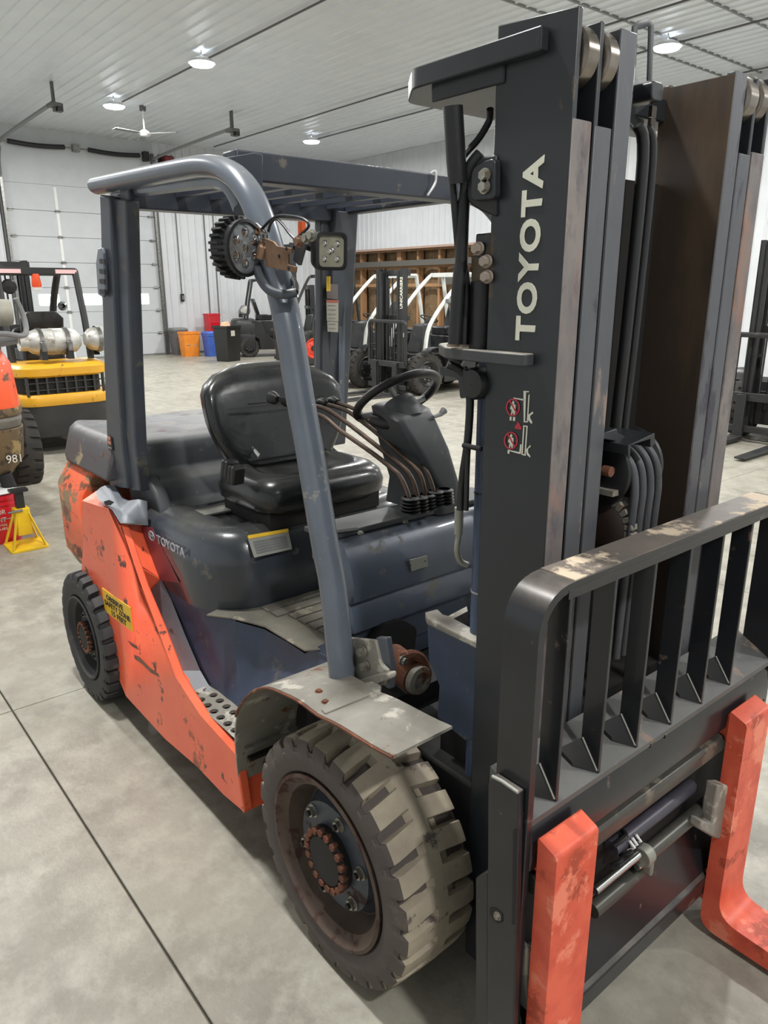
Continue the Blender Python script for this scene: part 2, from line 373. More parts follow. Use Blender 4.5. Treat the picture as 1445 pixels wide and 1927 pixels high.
M_dark = mat('dark_chassis', (20, 21, 24), .7, 0, (32, 30, 28), sc=6)
M_mat = mat('floor_mat', (112, 108, 96), .8, 0, (84, 82, 76), sc=6, wear=((150, 144, 126), .32, 8, .85), bump=.15, bsc=60)
M_rub = mat('tyre_sidewall', (88, 80, 76), .75, 0, (74, 67, 64), sc=5, wear=((98, 88, 80), .3, 7, .85), bump=.1, bsc=40)
M_tread = mat('tyre_tread', (176, 165, 144), .8, 0, (140, 130, 116), sc=5, wear=((92, 86, 80), .3, 7, .85), bump=.25, bsc=35)
M_rubd = mat('tyre_dark', (52, 53, 55), .65, 0, (44, 44, 45), sc=6, wear=((80, 78, 75), .26, 8, .8), bump=.08, bsc=40)
M_rim = mat('rim_dirty', (88, 74, 64), .55, .3, (66, 52, 46), sc=8, wear=((70, 44, 36), .42, 8, .8), bump=.1)
M_disc = mat('disc_blue', (66, 74, 86), .42, .2, (50, 54, 60), sc=9, wear=((54, 34, 30), .36, 9, .8))
M_seat = mat('seat_vinyl', (30, 32, 34), .27, 0, (38, 39, 40), sc=4, bump=.08, bsc=14, coat=.15, dust=((90, 90, 84), .35))
M_bolt = mat('bolt_zinc', (176, 176, 168), .35, .8, (140, 130, 116), sc=30)
M_label = mat('label_grey', (152, 152, 144), .5); M_labelw = mat('label_white', (214, 210, 196), .5); M_yel = mat('label_yellow', (242, 196, 48), .5)
M_ink = mat('ink', (40, 36, 28), .6); M_dec = mat('decal_white', (222, 222, 206), .5); M_red = mat('decal_red', (190, 52, 66), .5)
M_copper = mat('brass_bracket', (158, 128, 104), .5, .5, (112, 84, 66), sc=14, wear=((92, 66, 52), .3, 12, .8))
M_lens = mat('lens', (150, 156, 158), .12, .35, (96, 100, 104), sc=18, coat=.6)
M_lens2 = mat('lens_dusty', (172, 170, 152), .3, .25, (140, 138, 122), sc=12)
M_chrome = mat('chrome', (190, 190, 188), .15, .95)
M_lever = mat('lever_rod', (74, 64, 58), .4, .5, (104, 84, 70), sc=30)
M_dashp = mat('dash_plastic', (72, 76, 80), .5, 0, (64, 67, 70), sc=5, wear=((96, 94, 88), .22, 9, .6), dust=((112, 110, 104), .5))
lift = empty('forklift', (-.9, .63, 0), 'large orange and slate forklift in the foreground with a black mast and raised scratches of wear', 'forklift')
lift['label'] = 'large worn orange and slate-grey forklift with black mast filling the foreground'
# ---- tyres
def tyre(c, R, W, rin, m, name, side=-1, lugs=26, parent=None, depth=.026):
    """c = centre on the outer face; the tyre goes inward by W (direction -side)"""
    cx, cy, cz = c; g = -side
    prof = [(rin, .016), (rin+.012, .002), (R*.80, -.004), (R*.88, -.003), (R*.93, .0), (R*.965, .002), (R*.99, .008), (R, .022), (R+.002, .05), (R+.002, .07), (R+.003, .085), (R+.003, .1), (R+.003, W/2)]
    full = prof+[(r, W-y) for r, y in reversed(prof[:-1])]
    NA = lugs*16; b = MB(); vs = []
    for i in range(NA):
        for j, (r, y) in enumerate(full):
            ph = (i/16+(.5 if y > W/2 else 0)) % 1
            yy = min(y, W-y); sl = yy*32
            cut = 0
            if r > R*.92 and yy < W*.37 and ph < .27:
                cut = depth*(1 if yy < W*.28 else .6)
                if r < R*.97: cut *= .55
            rr = r-cut; a = 2*math.pi*(i+sl)/NA
            vs.append((cx+math.cos(a)*rr, cy+g*y, cz+math.sin(a)*rr))
    n = len(full); fs = []; fm = []
    for i in range(NA):
        for j in range(n-1):
            k = (i+1) % NA; fs.append((i*n+j, k*n+j, k*n+j+1, i*n+j+1)); q0 = (i/16+(.5 if j >= n//2 else 0)) % 1; gy = min(full[j][1], W-full[j][1]); fm.append(0 if (6 <= j < n-7 and gy < W*.36 and .0 <= q0 < .25) else 1 if 6 <= j < n-7 else 0)
    b.add(vs, fs); b.fm = fm
    return b.build(name, m, parent, smooth=32)
def wheel(c, R, W, rin, mt, mr, md, name, parent, side=-1, dish=.075, nuts=6, phase=.5):
    cx, cy, cz = c; g = -side
    r = empty(name, c, None, None); setp(r, parent); WP[r.name] = Vector(c)
    r.location = c; 
    tyre(c, R, W, rin, mt, 'tyre', side, parent=r)
    k = rin/.232
    MB().lathe([(.234*k, .02*g), (.238*k, -.004*g), (.228*k, -.006*g), (.222*k, .004*g), (.206*k, .018*g), (.2*k, .02*g), (.192*k, .045*g), (.175*k, dish*g), (.158*k, dish*g)], c, 'y', 48).build('rim', mr, r)
    MB().lathe([(.175*k, (dish+.002)*g), (.16*k, (dish-.01)*g), (.148*k, .035*g), (.1*k, .03*g), (.001, .03*g)], c, 'y', 40).build('wheel_disc', md, r)
    for q in range(nuts):
        a = phase+q*2*math.pi/nuts; p = Vector(c)+Vector((math.cos(a)*.125*k, .034*g, math.sin(a)*.125*k))
        MB().cyl(p, p-Vector((0, .004*g, 0)), .019*k, 16).tube([p, p-Vector((0, .016*g, 0))], .0145*k, 6).build('lug_nut', M_bolt, r)
        MB().cyl(p, p-Vector((0, .024*g, 0)), .008*k, 8).build('stud', M_dark, r)
    b = MB(); b.lathe([(.088*k, .04*g), (.088*k, .012*g), (.07*k, .008*g), (.066*k, .001*g), (.001, 0)], c, 'y', 32); b.build('hub', M_dark, r)
    for q in range(18):
        a = q*2*math.pi/18; p = Vector(c)+Vector((math.cos(a)*.08*k, .016*g, math.sin(a)*.08*k)); MB().tube([p, p-Vector((0, .018*g, 0))], .0105*k, 6).build('hub_bolt', M_rust, r)
    return r
wheel((0, .0, .342), .34, .235, .236, [M_rub, M_tread], M_rim, M_disc, 'front_wheel', lift, phase=math.radians(74))
wheel((0, 1.26, .342), .34, .235, .236, [M_rub, M_tread], M_rim, M_disc, 'front_wheel', lift, side=1)
wheel((-1.87, -.02, .30), .30, .2, .19, [M_rubd, M_rubd], M_rubd, M_dark, 'rear_wheel', lift, dish=.09, nuts=5)
wheel((-1.87, 1.28, .30), .30, .2, .19, [M_rubd, M_rubd], M_rubd, M_dark, 'rear_wheel', lift, side=1, nuts=5)
# ---- chassis core
b = MB(); b.box(-1.62, -1.35, .14, 1.13, .2, .60); b.box(-1.4, -.5, .40, 1.0, .2, .64); b.box(-.5, .3, .28, .98, .2, .6); b.box(-2.3, -1.6, .22, 1.04, .35, .6)
b.build('chassis', M_dark, lift, bevel=.01)
b = MB(); b.cyl((0, .2, .342), (0, 1.06, .342), .09, 16); b.box(-.12, .12, .25, 1.0, .24, .44); b.cyl((-1.87, .15, .3), (-1.87, 1.1, .3), .05, 12); b.build('axle', M_dark, lift)
# ---- counterweight
def mir(pts): return pts+[(x, 1.26-y, z) for x, y, z in reversed(pts)]
def cwl(z, ins, xb, xf=-1.84, yo=.03):
    h = [(xf, yo+ins, z), (-2.12, yo+ins, z), (-2.24, yo+.03+ins, z), (xb+.06, yo+.2+ins, z), (xb, yo+.32+ins, z)]
    return mir(h)
b = MB(); b.loft([cwl(.56, .05, -2.32), cwl(.66, .0, -2.44), cwl(.955, 0, -2.46), cwl(1.06, .07, -2.36)])
b.build('counterweight', M_orc, lift, bevel=.012)
b = MB(); b.loft([[(x, y+.0, z) for x, y, z in cwl(1.064, .045, -2.3, -1.60)], cwl(1.14, .065, -2.27, -1.6), cwl(1.2, .085, -2.22, -1.6), cwl(1.228, .12, -2.15, -1.6)])
b.build('rear_cover', M_cover, lift, bevel=.012)
# ---- right side panel (orange)
outer = [P(u, v, y=.03) for u, v in ((153, 942), (207, 957), (226, 990), (247, 1055), (264, 1105), (296, 1182), (331, 1275), (376, 1345), (443, 1420), (459, 1530), (420, 1497), (370, 1444), (310, 1392), (237, 1312), (216, 1262), (205, 1200), (185, 1135), (161, 1090), (153, 1080))]
crease = PX(((153, 942), (207, 957), (226, 990), (247, 1055), (264, 1105), (296, 1182), (331, 1275), (376, 1345), (443, 1420)), y=.03)
inner = [P(190, 918, y=.1), P(207, 935, y=.11), P(263, 986, y=.12), P(302, 1090, y=.12), P(277, 1117, y=.1), P(300, 1180, y=.1), P(336, 1262, y=.08), P(372, 1330, y=.07), P(441, 1412, y=.05)]
b = MB(); b.prism(outer, (0, .035, 0))
n = len(crease); b.add(crease+inner+[p+Vector((0, .03, -.01)) for p in inner], [(i, i+1, n+i+1, n+i) for i in range(n-1)]+[(n+i, n+i+1, 2*n+i+1, 2*n+i) for i in range(n-1)])
b.build('side_panel', M_or, lift, bevel=.006)
outl = [Vector((p.x, 1.26-p.y, p.z)) for p in outer]
b = MB(); b.prism(outl, (0, -.035, 0)); b.build('side_panel', M_or, lift)
b = MB(); b.prism([P(443, 1420, y=.04), P(459, 1530, y=.04), P(459, 1530, y=.04)+Vector((0, .18, 0)), P(443, 1420, y=.04)+Vector((0, .2, 0))], (-.012, 0, 0)); b.build('panel_end', M_or, lift)
# grey sill trim between orange panel and step body
M_roof = mat('roof_slate', (56, 62, 74), .4, .1, (62, 66, 74), sc=6, wear=((110, 106, 98), .2, 8, .6), dust=((128, 126, 120), .8))
L = [P(301, 1089, y=.12), P(277, 1118, y=.1), P(300, 1181, y=.1), P(336, 1262, y=.085), P(366, 1316, y=.075)]
Rr = [P(304, 1091, y=.124), P(322, 1128, y=.124), P(347, 1192, y=.130), P(377, 1262, y=.138), P(409, 1318, y=.145)]
b = MB(); n = 5; b.add(L+Rr+[p+Vector((-.01, .02, -.03)) for p in L], [(i, i+1, n+i+1, n+i) for i in range(n-1)]+[(i, i+1, 2*n+i+1, 2*n+i) for i in range(n-1)])
b.build('sill_trim', M_grey, lift, smooth=25)
# bracket at pillar base (light grey)
br = [P(205, 912, y=.095), P(220, 935, y=.1), P(240, 943, y=.102), P(262, 940, y=.105), P(264, 986, y=.09), P(228, 985, y=.03), P(213, 960, y=.025), P(186, 940, y=.028), P(182, 926, y=.04), P(192, 917, y=.07)]
b = MB(); c_ = P(226, 958, y=.06); bo = [p+Vector((0, -.004, .002)) for p in br]; bi = [p+Vector((.0, .03, -.012)) for p in br]; nb = len(br)
b.add([c_]+bo+bi, [(0, 1+i, 1+(i+1) % nb) for i in range(nb)]+[(1+i, 1+(i+1) % nb, 1+nb+(i+1) % nb, 1+nb+i) for i in range(nb)]); b.build('pillar_bracket', M_grey, lift, smooth=80)
MB().prism([P(196, 944, y=.028), P(206, 941, y=.03), P(215, 945, y=.034), P(208, 951, y=.028), P(199, 950, y=.024)], (0, -.002, .001)).build('bracket_slot', M_dark, lift)
# perforated step plate
b = MB(); x0, x1, y0, y1, zs = -.95, -.50, .055, .25, .40; nx, ny = 9, 4; dx, dy = (x1-x0)/nx, (y1-y0)/ny
for i in range(nx):
    for j in range(ny):
        cx, cy = x0+(i+.5)*dx, y0+(j+.5)*dy; off = 0; r = .016
        sq = [(cx-dx/2, cy-dy/2), (cx, cy-dy/2), (cx+dx/2, cy-dy/2), (cx+dx/2, cy), (cx+dx/2, cy+dy/2), (cx, cy+dy/2), (cx-dx/2, cy+dy/2), (cx-dx/2, cy)]
        ho = [(cx+r*math.cos(math.pi*(k/4+1.25)), cy+r*math.sin(math.pi*(k/4+1.25))) for k in range(8)]
        vs = [(x, y, zs) for x, y in sq]+[(x, y, zs) for x, y in ho]+[(x, y, zs-.012) for x, y in ho]
        b.add(vs, [(k, (k+1) % 8, 8+(k+1) % 8, 8+k) for k in range(8)]+[(8+k, 8+(k+1) % 8, 16+(k+1) % 8, 16+k) for k in range(8)])
b.build('step_plate', M_dirtm, lift, smooth=0)
MB().box(x0, x1, y0+.01, y1, zs-.05, zs-.04).build('step_well', M_dark, lift)
# step side body (slate blue)
T = [P(304, 1092, y=.125), P(322, 1129, y=.126), P(352, 1148, y=.145), P(385, 1162, y=.16), P(443, 1169, y=.21), P(497, 1184, y=.27), P(540, 1208, y=.275), P(574, 1230, y=.28), P(648, 1190, y=.29)]
B_ = [P(395, 1300, y=.15), P(409, 1318, y=.15), P(417, 1328, y=.15), P(428, 1333, y=.15), P(446, 1334, y=.155), P(468, 1318, y=.18), P(500, 1296, y=.22), P(560, 1275, y=.24), P(650, 1312, y=.25)]
def wallgrid(a, c, m, name):
    b = MB(); n = len(a)
    def fn(u, v):
        i = min(int(u*(n-1)), n-2); t = u*(n-1)-i; p = a[i].lerp(a[i+1], t); q = c[i].lerp(c[i+1], t)
        r = p.lerp(q, v); r.y += .012*math.sin(math.pi*v)*min(1, u*2); 
        if v < .12: r.y -= .0; r.z -= 0
        return r
    b.grid(fn, (n-1)*5+1, 9); return b.build(name, m, lift, smooth=50)
H_ = [Vector(v) for v in ((-1.25, .128, .722), (-1.12, .13, .722), (-1.0, .135, .722), (-.92, .165, .722), (-.82, .245, .722))]
b = MB(); b.add(T[:5]+H_, [(i, i+1, 6+i, 5+i) for i in range(4)]); b.build('body_rim', M_blue, lift)
wallgrid(T[:5], B_[:5], M_blue, 'step_side'); wallgrid(T[4:], B_[4:], M_blue, 'floor_side')
p0, p1 = T[4], B_[4]
MB().tube([p0+Vector((.0, .004, 0)), p0.lerp(p1, .5)+Vector((0, .022, 0)), p1+Vector((0, .004, 0))], .004, 6).build('seam', M_dark, lift)
# floor pan + mat
zf = .712
MB().prism([(-1.34, .135, zf-.012), (-1.0, .14, zf-.012), (-.8, .215, zf-.012), (-.70, .275, zf-.012), (-.30, .28, zf-.012), (-.30, 1.0, zf-.012), (-1.34, 1.1, zf-.012)], (0, 0, .010)).build('floor_pan', M_blue, lift)
edge = [P(u, v, z=zf) for u, v in ((388, 1160), (443, 1167), (498, 1182), (573, 1227))]
mp = edge+[Vector((-.34, .38, zf)), Vector((-.34, .98, zf)), Vector((-.85, .98, zf)), Vector((-.93, .3, zf))]
MB().prism(mp, (0, 0, .008)).build('floor_mat', M_mat, lift, bevel=.003)
for k in range(8):
    xa = -.80+k*.056
    ys = .335 if xa > -.74 else .30
    MB().box(xa, xa+.05, ys+.004*k, .96, zf+.006, zf+.015).build('mat_strip', M_mat, lift, bevel=.003)
# ---- hood (seat deck)
def hl(z, i, f=0):
    pts = [(-1.44, .12+i, z), (-.95+f, .12+i, z), (-.80-i+f, .25+i*.6, z), (-.80-i+f, 1.01-i*.6, z), (-.95+f, 1.14-i, z), (-1.44, 1.14-i, z)]
    return rounded(pts, [.01, .10+i*.8, .10+i*.8, .10, .10, .01], 6)
b = MB(); b.loft([hl(.706, .03), hl(.712, .006), hl(.80, 0), hl(.885, -.003), hl(.905, .002), hl(.955, .022), hl(.985, .05), hl(1.0, .09), hl(1.0, .14), hl(.985, .19), hl(.98, .25)])
b.build('hood', M_hood, lift, smooth=60)
b = MB(); b.box(-1.46, -.83, .30, 1.1, .60, .74); b.build('hood_base', M_dark, lift)
# rear deck: rolled ridge and panel behind the seat
def rr_(y): return [(-1.30, y, .985), (-1.345, y, 1.01), (-1.36, y, 1.05), (-1.385, y, 1.085), (-1.43, y, 1.10), (-1.455, y, 1.12), (-1.46, y, 1.19), (-1.475, y, 1.222), (-1.51, y, 1.232), (-1.62, y, 1.228), (-1.62, y, .95), (-1.32, y, .95)]
b = MB(); b.loft([rr_(.17), rr_(.4), rr_(.8), rr_(1.09)]); b.build('rear_deck', M_dashp, lift, smooth=50, bevel=.008)
b = MB(); b.prism([(-1.30, .168, .985), (-1.35, .168, 1.06), (-1.42, .168, 1.105), (-1.50, .168, 1.11), (-1.50, .168, .95), (-1.32, .168, .95)], (0, .055, 0)); b.build('deck_end_cap', M_dashp, lift, bevel=.012, seg=3)
MB().hexbolt(P(262, 877, y=.17), .012, .012, (.3, -.4, .8)).build('deck_bolt', M_bolt, lift)
MB().cyl(P(347, 945, z=.982), P(347, 945, z=.982)+Vector((0, 0, .006)), .022, 20).build('filler_cap', M_black, lift)
# labels on the hood
def plate(pts, m, name, nrm, t=.0015, parent=None, **k):
    n = Vector(nrm).normalized()*t; return MB().prism([p+n for p in rounded(pts, .004, 3)], n).build(name, m, parent or lift, **k)
pl = [P(364, 966, z=.985), P(424, 955, z=.985), P(439, 964, z=.985), P(380, 976, z=.985)]
plate(pl, M_label, 'data_label', (0, 0, 1), .006)
pa, pb = hl(.905, .002), hl(.985, .05)
pl = [P(461, 1008, x=-.845), P(537, 995, x=-.845), P(545, 1033, x=-.80), P(474, 1049, x=-.80)]
for q in pl: q.x += .012
lb = plate(pl, M_label, 'warning_label', (.8, -.1, .6), .004)
pt = [pl[0], pl[1], pl[1].lerp(pl[2], .16), pl[0].lerp(pl[3], .16)]
plate(pt, M_yel, 'label_header', (.8, -.1, .6), .0055, parent=lb)
for k in range(5):
    t = .3+k*.12; a = pl[0].lerp(pl[3], t).lerp(pl[1].lerp(pl[2], t), .08); c = pl[0].lerp(pl[3], t).lerp(pl[1].lerp(pl[2], t), .92)
    plate([a, c, c+Vector((.004, 0, -.005)), a+Vector((.004, 0, -.005))], M_trim, 'print_line', (.8, -.1, .6), .0052, parent=lb)
# red stripe + brand lettering on hood side
q = [P(265, 990, y=.118), P(287, 992, y=.118), P(338, 1097, y=.118), P(303, 1092, y=.118)]
MB().prism([p+Vector((0, -.001, 0)) for p in q], (0, -.001, 0)).build('side_stripe', mat('stripe_red', (116, 50, 60), .4), lift)
o1 = P(296, 1022, y=.114); o2 = P(348, 1050, y=.114)
text('TOYOTA', 'lettering', mat('letter_grey', (170, 176, 184), .4), lift, o1, o2-o1, (0, 0, 1), .034, width=(o2-o1).length, bold=.01)
c = P(286, 1008, y=.115)
for rx, rz in ((.026, .018), (.010, .018), (.02, .009)):
    MB().tube([c+Vector((math.cos(a)*rx, -.002, math.sin(a)*rz+(.008 if rz < .01 else 0))) for a in [k*math.pi/12 for k in range(24)]], .0016, 5, closed=True).build('emblem_ring', mat('letter_grey', (170, 176, 184), .4), lift)
# observe safety zone placard
pc = [P(193, 1106, y=.028), P(246, 1143, y=.028), P(251, 1189, y=.028), P(199, 1150, y=.028)]
sg = MB().prism([p for p in pc], (0, -.003, 0)).build('placard', M_yel, lift)
rt = (pc[1]-pc[0]); upv = pc[0]-pc[3]; Wd = rt.length
for s_, t, fx, fw in (('OBSERVE', .36, .14, .60), ('SAFETY ZONE', .64, .05, .90), ('15 FEET', .93, .28, .52)):
    o = pc[0].lerp(pc[3], t)+rt*fx+Vector((0, -.0035, 0)); text(s_, 'print', M_ink, sg, o, rt, upv, upv.length*.22, width=Wd*fw, bold=.02)
# scrape marks
M_scr = mat('scrape_brown', (112, 72, 58), .7, 0, (150, 112, 88), sc=40)
for pts in (((252, 1232), (262, 1236), (281, 1256), (298, 1268), (300, 1274), (284, 1266), (268, 1250), (254, 1240)), ((197, 1050), (208, 1040), (216, 1052), (217, 1110), (209, 1108), (205, 1075)), ((240, 1205), (258, 1216), (262, 1224), (248, 1216))):
    MB().prism([P(u, v, y=.0298) for u, v in pts], (0, -.0006, 0)).build('scrape_mark', M_scr, lift)
# ---- front fender
fo = [(740, 1422, .0), (700, 1400, .0), (640, 1363, 0), (600, 1343, 0), (566, 1318, 0), (534, 1302, .0), (505, 1292, .005), (480, 1297, .01), (458, 1318, .015), (445, 1345, .02), (441, 1385, .03), (443, 1420, .035), (448, 1470, .04)]
O = [P(u, v, y=y-.008) for u, v, y in fo]; O = smoothpath(O, 3)
I_ = [Vector((p.x, .172 if p.x > -.12 else .172+min(.08, (-.12-p.x)*.5), p.z)) for p in O]
b = MB(); n = len(O); th = Vector((0, 0, -.006))
def nrmin(i):
    t = (O[min(i+1, n-1)]-O[max(i-1, 0)]).normalized(); v = Vector((t.z, 0, -t.x)); 
    return v*(.007 if v.z < 0 else -.007) if abs(v.z) > .15 else Vector((.007, 0, 0))
O2 = [p+nrmin(i) for i, p in enumerate(O)]; I2 = [p+nrmin(i) for i, p in enumerate(I_)]
fs = []
for i in range(n-1): fs += [(i, i+1, n+i+1, n+i), (2*n+i, 2*n+i+1, 3*n+i+1, 3*n+i), (i, i+1, 2*n+i+1, 2*n+i), (n+i, n+i+1, 3*n+i+1, 3*n+i)]
fs += [(0, n, 3*n, 2*n), (n-1, 2*n-1, 4*n-1, 3*n-1)]
b.add(O+I_+O2+I2, fs); b.build('fender', M_dirtm, lift, smooth=50)
b = MB(); b.add([Vector((p.x, 1.26-p.y, p.z)) for p in O+I_+O2+I2], fs); b.build('fender', M_dirtm, lift, smooth=50)
MB().box(-.16, .0, 1.04, 1.12, .70, .80).build('foot_plate', M_dirtm, lift, bevel=.004)
# rust lip along its edge
MB().tube([p+Vector((0, -.003, -.004)) for p in O[:28]], .0042, 6).build('fender_lip', M_rust, lift)
b = MB(); b.prism([P(605, 1340, z=.80), P(640, 1300, z=.80), P(705, 1286, z=.80), P(718, 1296, z=.80), P(716, 1305, z=.80), P(612, 1348, z=.80)], (0, 0, .010)); b.build('fender_bracket', M_dirtm, lift, bevel=.003)
for u, v in ((600, 1302), (612, 1322)): MB().hexbolt(P(u, v, z=.80), .008, .006, 'z').build('fender_bolt', M_rust, lift)
# ---- overhead guard: right tube (front leg + rail)
mid = [((646, 1292), .165), ((640, 1230), .16), ((626, 1100), .16), ((611, 1020), .155), ((583, 850), .15), ((560, 720), .15), ((544, 620), .15), ((522, 520), .15), ((500, 440), .15), ((483, 392), .15), ((468, 362), .15), ((447, 335), .15), ((420, 318), .15), ((390, 313), .15), ((354, 317), .15), ((270, 333), .148), ((185, 350), .145)]
path = smoothpath([P(u, v, y=y) for (u, v), y in mid], 4)
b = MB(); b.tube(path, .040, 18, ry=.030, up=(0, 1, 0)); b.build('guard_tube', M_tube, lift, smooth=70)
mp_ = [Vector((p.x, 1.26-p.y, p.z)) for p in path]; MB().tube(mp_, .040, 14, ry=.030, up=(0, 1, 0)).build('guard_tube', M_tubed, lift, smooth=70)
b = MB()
fl = [Vector((p.x-.035, .165, p.z+.0)) for p in path[8:44]]
n = len(fl); b.add(fl+[p+Vector((-.035, .0, -.008)) for p in fl]+[p+Vector((-.035, .012, -.008)) for p in fl], [(i, i+1, n+i+1, n+i) for i in range(n-1)]+[(n+i, n+i+1, 2*n+i+1, 2*n+i) for i in range(n-1)]); b.build('leg_flange', M_tubed, lift)
# inner rail under the tube
b = MB(); r0 = [P(u, v, y=.185) for u, v in ((216, 362), (300, 350), (400, 338), (432, 352), (452, 392))]
b.tube(smoothpath(r0, 4), .02, 8, ry=.025, up=(0, 1, 0)); b.build('guard_inner_rail', M_tube, lift)
# rear right pillar
pil_o = [(187, 366), (189, 420), (192, 560), (196, 700), (201, 830), (206, 915)]
w_o = [18, 19, 22, 25, 28, 34]
A = [P(u, v, y=.115) for u, v in pil_o]; Bp = [P(u+w, v+5, y=.115) for (u, v), w in zip(pil_o, w_o)]
def strip(a, c, off, m, name, **k):
    b = MB(); n = len(a); off = Vector(off)
    b.add(a+c+[p+off for p in a]+[p+off for p in c], [(i, i+1, n+i+1, n+i) for i in range(n-1)]+[(2*n+i, 2*n+i+1, 3*n+i+1, 3*n+i) for i in range(n-1)]+[(i, i+1, 2*n+i+1, 2*n+i) for i in range(n-1)]+[(n+i, n+i+1, 3*n+i+1, 3*n+i) for i in range(n-1)]+[(0, n, 3*n, 2*n), (n-1, 2*n-1, 4*n-1, 3*n-1)])
    return b.build(name, m, lift, **k)
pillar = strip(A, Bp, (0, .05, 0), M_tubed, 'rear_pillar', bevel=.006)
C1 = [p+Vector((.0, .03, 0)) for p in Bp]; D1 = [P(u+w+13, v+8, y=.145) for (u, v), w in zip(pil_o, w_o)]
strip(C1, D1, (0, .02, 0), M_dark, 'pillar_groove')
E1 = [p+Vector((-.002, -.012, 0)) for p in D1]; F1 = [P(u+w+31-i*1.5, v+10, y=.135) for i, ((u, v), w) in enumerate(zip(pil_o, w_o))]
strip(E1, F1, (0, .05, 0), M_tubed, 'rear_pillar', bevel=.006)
# vent grille on the pillar
vg = [P(186, 496, y=.108), P(190, 467, y=.108), P(197, 466, y=.108), P(200, 476, y=.108), P(204, 545, y=.108), P(199, 560, y=.108), P(190, 555, y=.108)]
vo = MB().prism(vg, (0, -.012, 0)).build('pillar_vent', M_tube, lift, bevel=.004)
for k in range(4):
    v = 487+k*19; a = [P(188, v, y=.094), P(198, v+1, y=.094), P(199, v+11, y=.094), P(189, v+9, y=.094)]
    MB().prism(a, (0, -.003, 0)).build('louvre', M_black, vo)
for (u, v, rx, rz, m, nm) in ((208, 834, .022, .028, M_black, 'badge_square'), (211, 880, .02, .038, mat('badge_teal', (60, 92, 84), .4), 'badge_round')):
    c = P(u, v, y=.112)
    if nm == 'badge_square':
        sq = MB().prism([c+Vector((-rx, 0, rz)), c+Vector((rx, 0, rz-.004)), c+Vector((rx+.004, 0, -rz)), c+Vector((-rx+.004, 0, -rz))], (0, -.003, 0)).build(nm, m, lift)
        for i in range(4): 
            cc = c+Vector(((-.008, .008)[i % 2], -.004, .012+(-.009, .009)[i//2])); MB().prism([cc+Vector((math.cos(a)*.007, 0, math.sin(a)*.009)) for a in [k*1.0472 for k in range(6)]], (0, -.001, 0)).build('emblem_dot', mat('salmon', (226, 150, 120), .5), sq)
        MB().prism([c+Vector((-.016, -.004, -.014)), c+Vector((.016, -.004, -.016)), c+Vector((.016, -.004, -.022)), c+Vector((-.016, -.004, -.02))], (0, -.001, 0)).build('print_line', M_label, sq)
    else:
        o = MB().prism([c+Vector((math.cos(a)*.024, 0, math.sin(a)*.032)) for a in [k*math.pi/12 for k in range(24)]], (0, -.003, 0)).build(nm, M_label, lift)
        MB().prism([c+Vector((math.cos(a)*.02, -.0035, math.sin(a)*.027)) for a in [k*math.pi/12 for k in range(24)]], (0, -.001, 0)).build('ring', M_black, o)
        MB().prism([c+Vector((math.cos(a)*.013, -.0045, math.sin(a)*.018)) for a in [k*math.pi/12 for k in range(24)]], (0, -.001, 0)).build('centre', mat('badge_teal', (130, 170, 156), .4), o)
# rear crossbeam, top corner gusset, left rail, roof bars
MB().prism([(-1.36, .15, 2.20), (-1.28, .15, 2.20), (-1.28, .15, 2.08), (-1.36, .15, 2.08)], (0, .97, 0)).build('rear_crossbeam', M_roof, lift, bevel=.006)
g = [P(240, 372, y=.17), P(246, 374, y=.17), P(243, 395, y=.17), P(241, 440, y=.17), P(234, 442, y=.17), P(233, 380, y=.17)]
MB().prism(g, (0, .02, 0)).build('pillar_gusset', M_tubed, lift)
MB().box(-.70, -.62, .20, 1.12, 2.105, 2.185).build('front_crossbeam', M_roof, lift, bevel=.006)
gp = [P(425, 296, x=-.612), P(480, 287, x=-.612), P(495, 291, x=-.612), P(495, 400, x=-.612), P(470, 380, x=-.612), P(440, 330, x=-.612)]
MB().prism(gp, (-.07, 0, 0)).build('beam_end_plate', M_roof, lift, bevel=.003)
for k, y in enumerate((.32, .45, .58, .71, .84, .97)):
    MB().prism([(-1.29, y, 2.16), (-.7, y, 2.16), (-.7, y, 2.115), (-1.29, y, 2.125)], (0, .03, 0)).build('roof_bar', M_roof, lift)
MB().box(-1.28, -.65, 1.06, 1.12, 2.11, 2.17).build('left_rail', M_roof, lift, bevel=.01)
MB().box(-.98, -.94, .2, 1.1, 2.15, 2.175).build('roof_tie', M_roof, lift)
zt = P(815, 345, x=-.615)
MB().tube(smoothpath([zt+Vector((0, -.01, .03)), zt+Vector((.01, .0, .035)), zt+Vector((.01, 0, 0)), zt+Vector((.005, -.03, -.04))], 5), .004, 6).build('zip_tie', M_white, lift)
# rear left pillar with warning labels
rl = MB(); 
lo = [P(604, 405, y=1.0), P(652, 405, y=1.12), P(637, 405, y=1.02)]
rl.prism([(-1.40, 1.02, 2.12), (-1.34, 1.0, 2.12), (-1.26, 1.0, 2.12), (-1.26, 1.12, 2.12), (-1.40, 1.12, 2.12)], (-.12, 0, -1.0))
rl.build('rear_left_pillar', M_tubed, lift, bevel=.006)
lp = [P(605, 505, x=-1.32), P(634, 505, x=-1.32), P(640, 800, x=-1.4), P(606, 800, x=-1.4), ]
ins = [P(604, 400, x=-1.30), P(637, 400, x=-1.30), P(638, 700, x=-1.34), P(640, 760, x=-1.34), P(604, 760, x=-1.34)]
MB().prism(ins, (-.05, 0, 0)).build('pillar_cover', mat('cover_grey', (70, 74, 80), .5), lift, bevel=.008)
ins = [P(637, 395, x=-1.295), P(652, 395, x=-1.295), P(650, 560, x=-1.3), P(648, 760, x=-1.33), P(638, 760, x=-1.33)]
MB().prism(ins, (-.06, 0, 0)).build('pillar_edge', M_tube, lift)
xl = -1.292
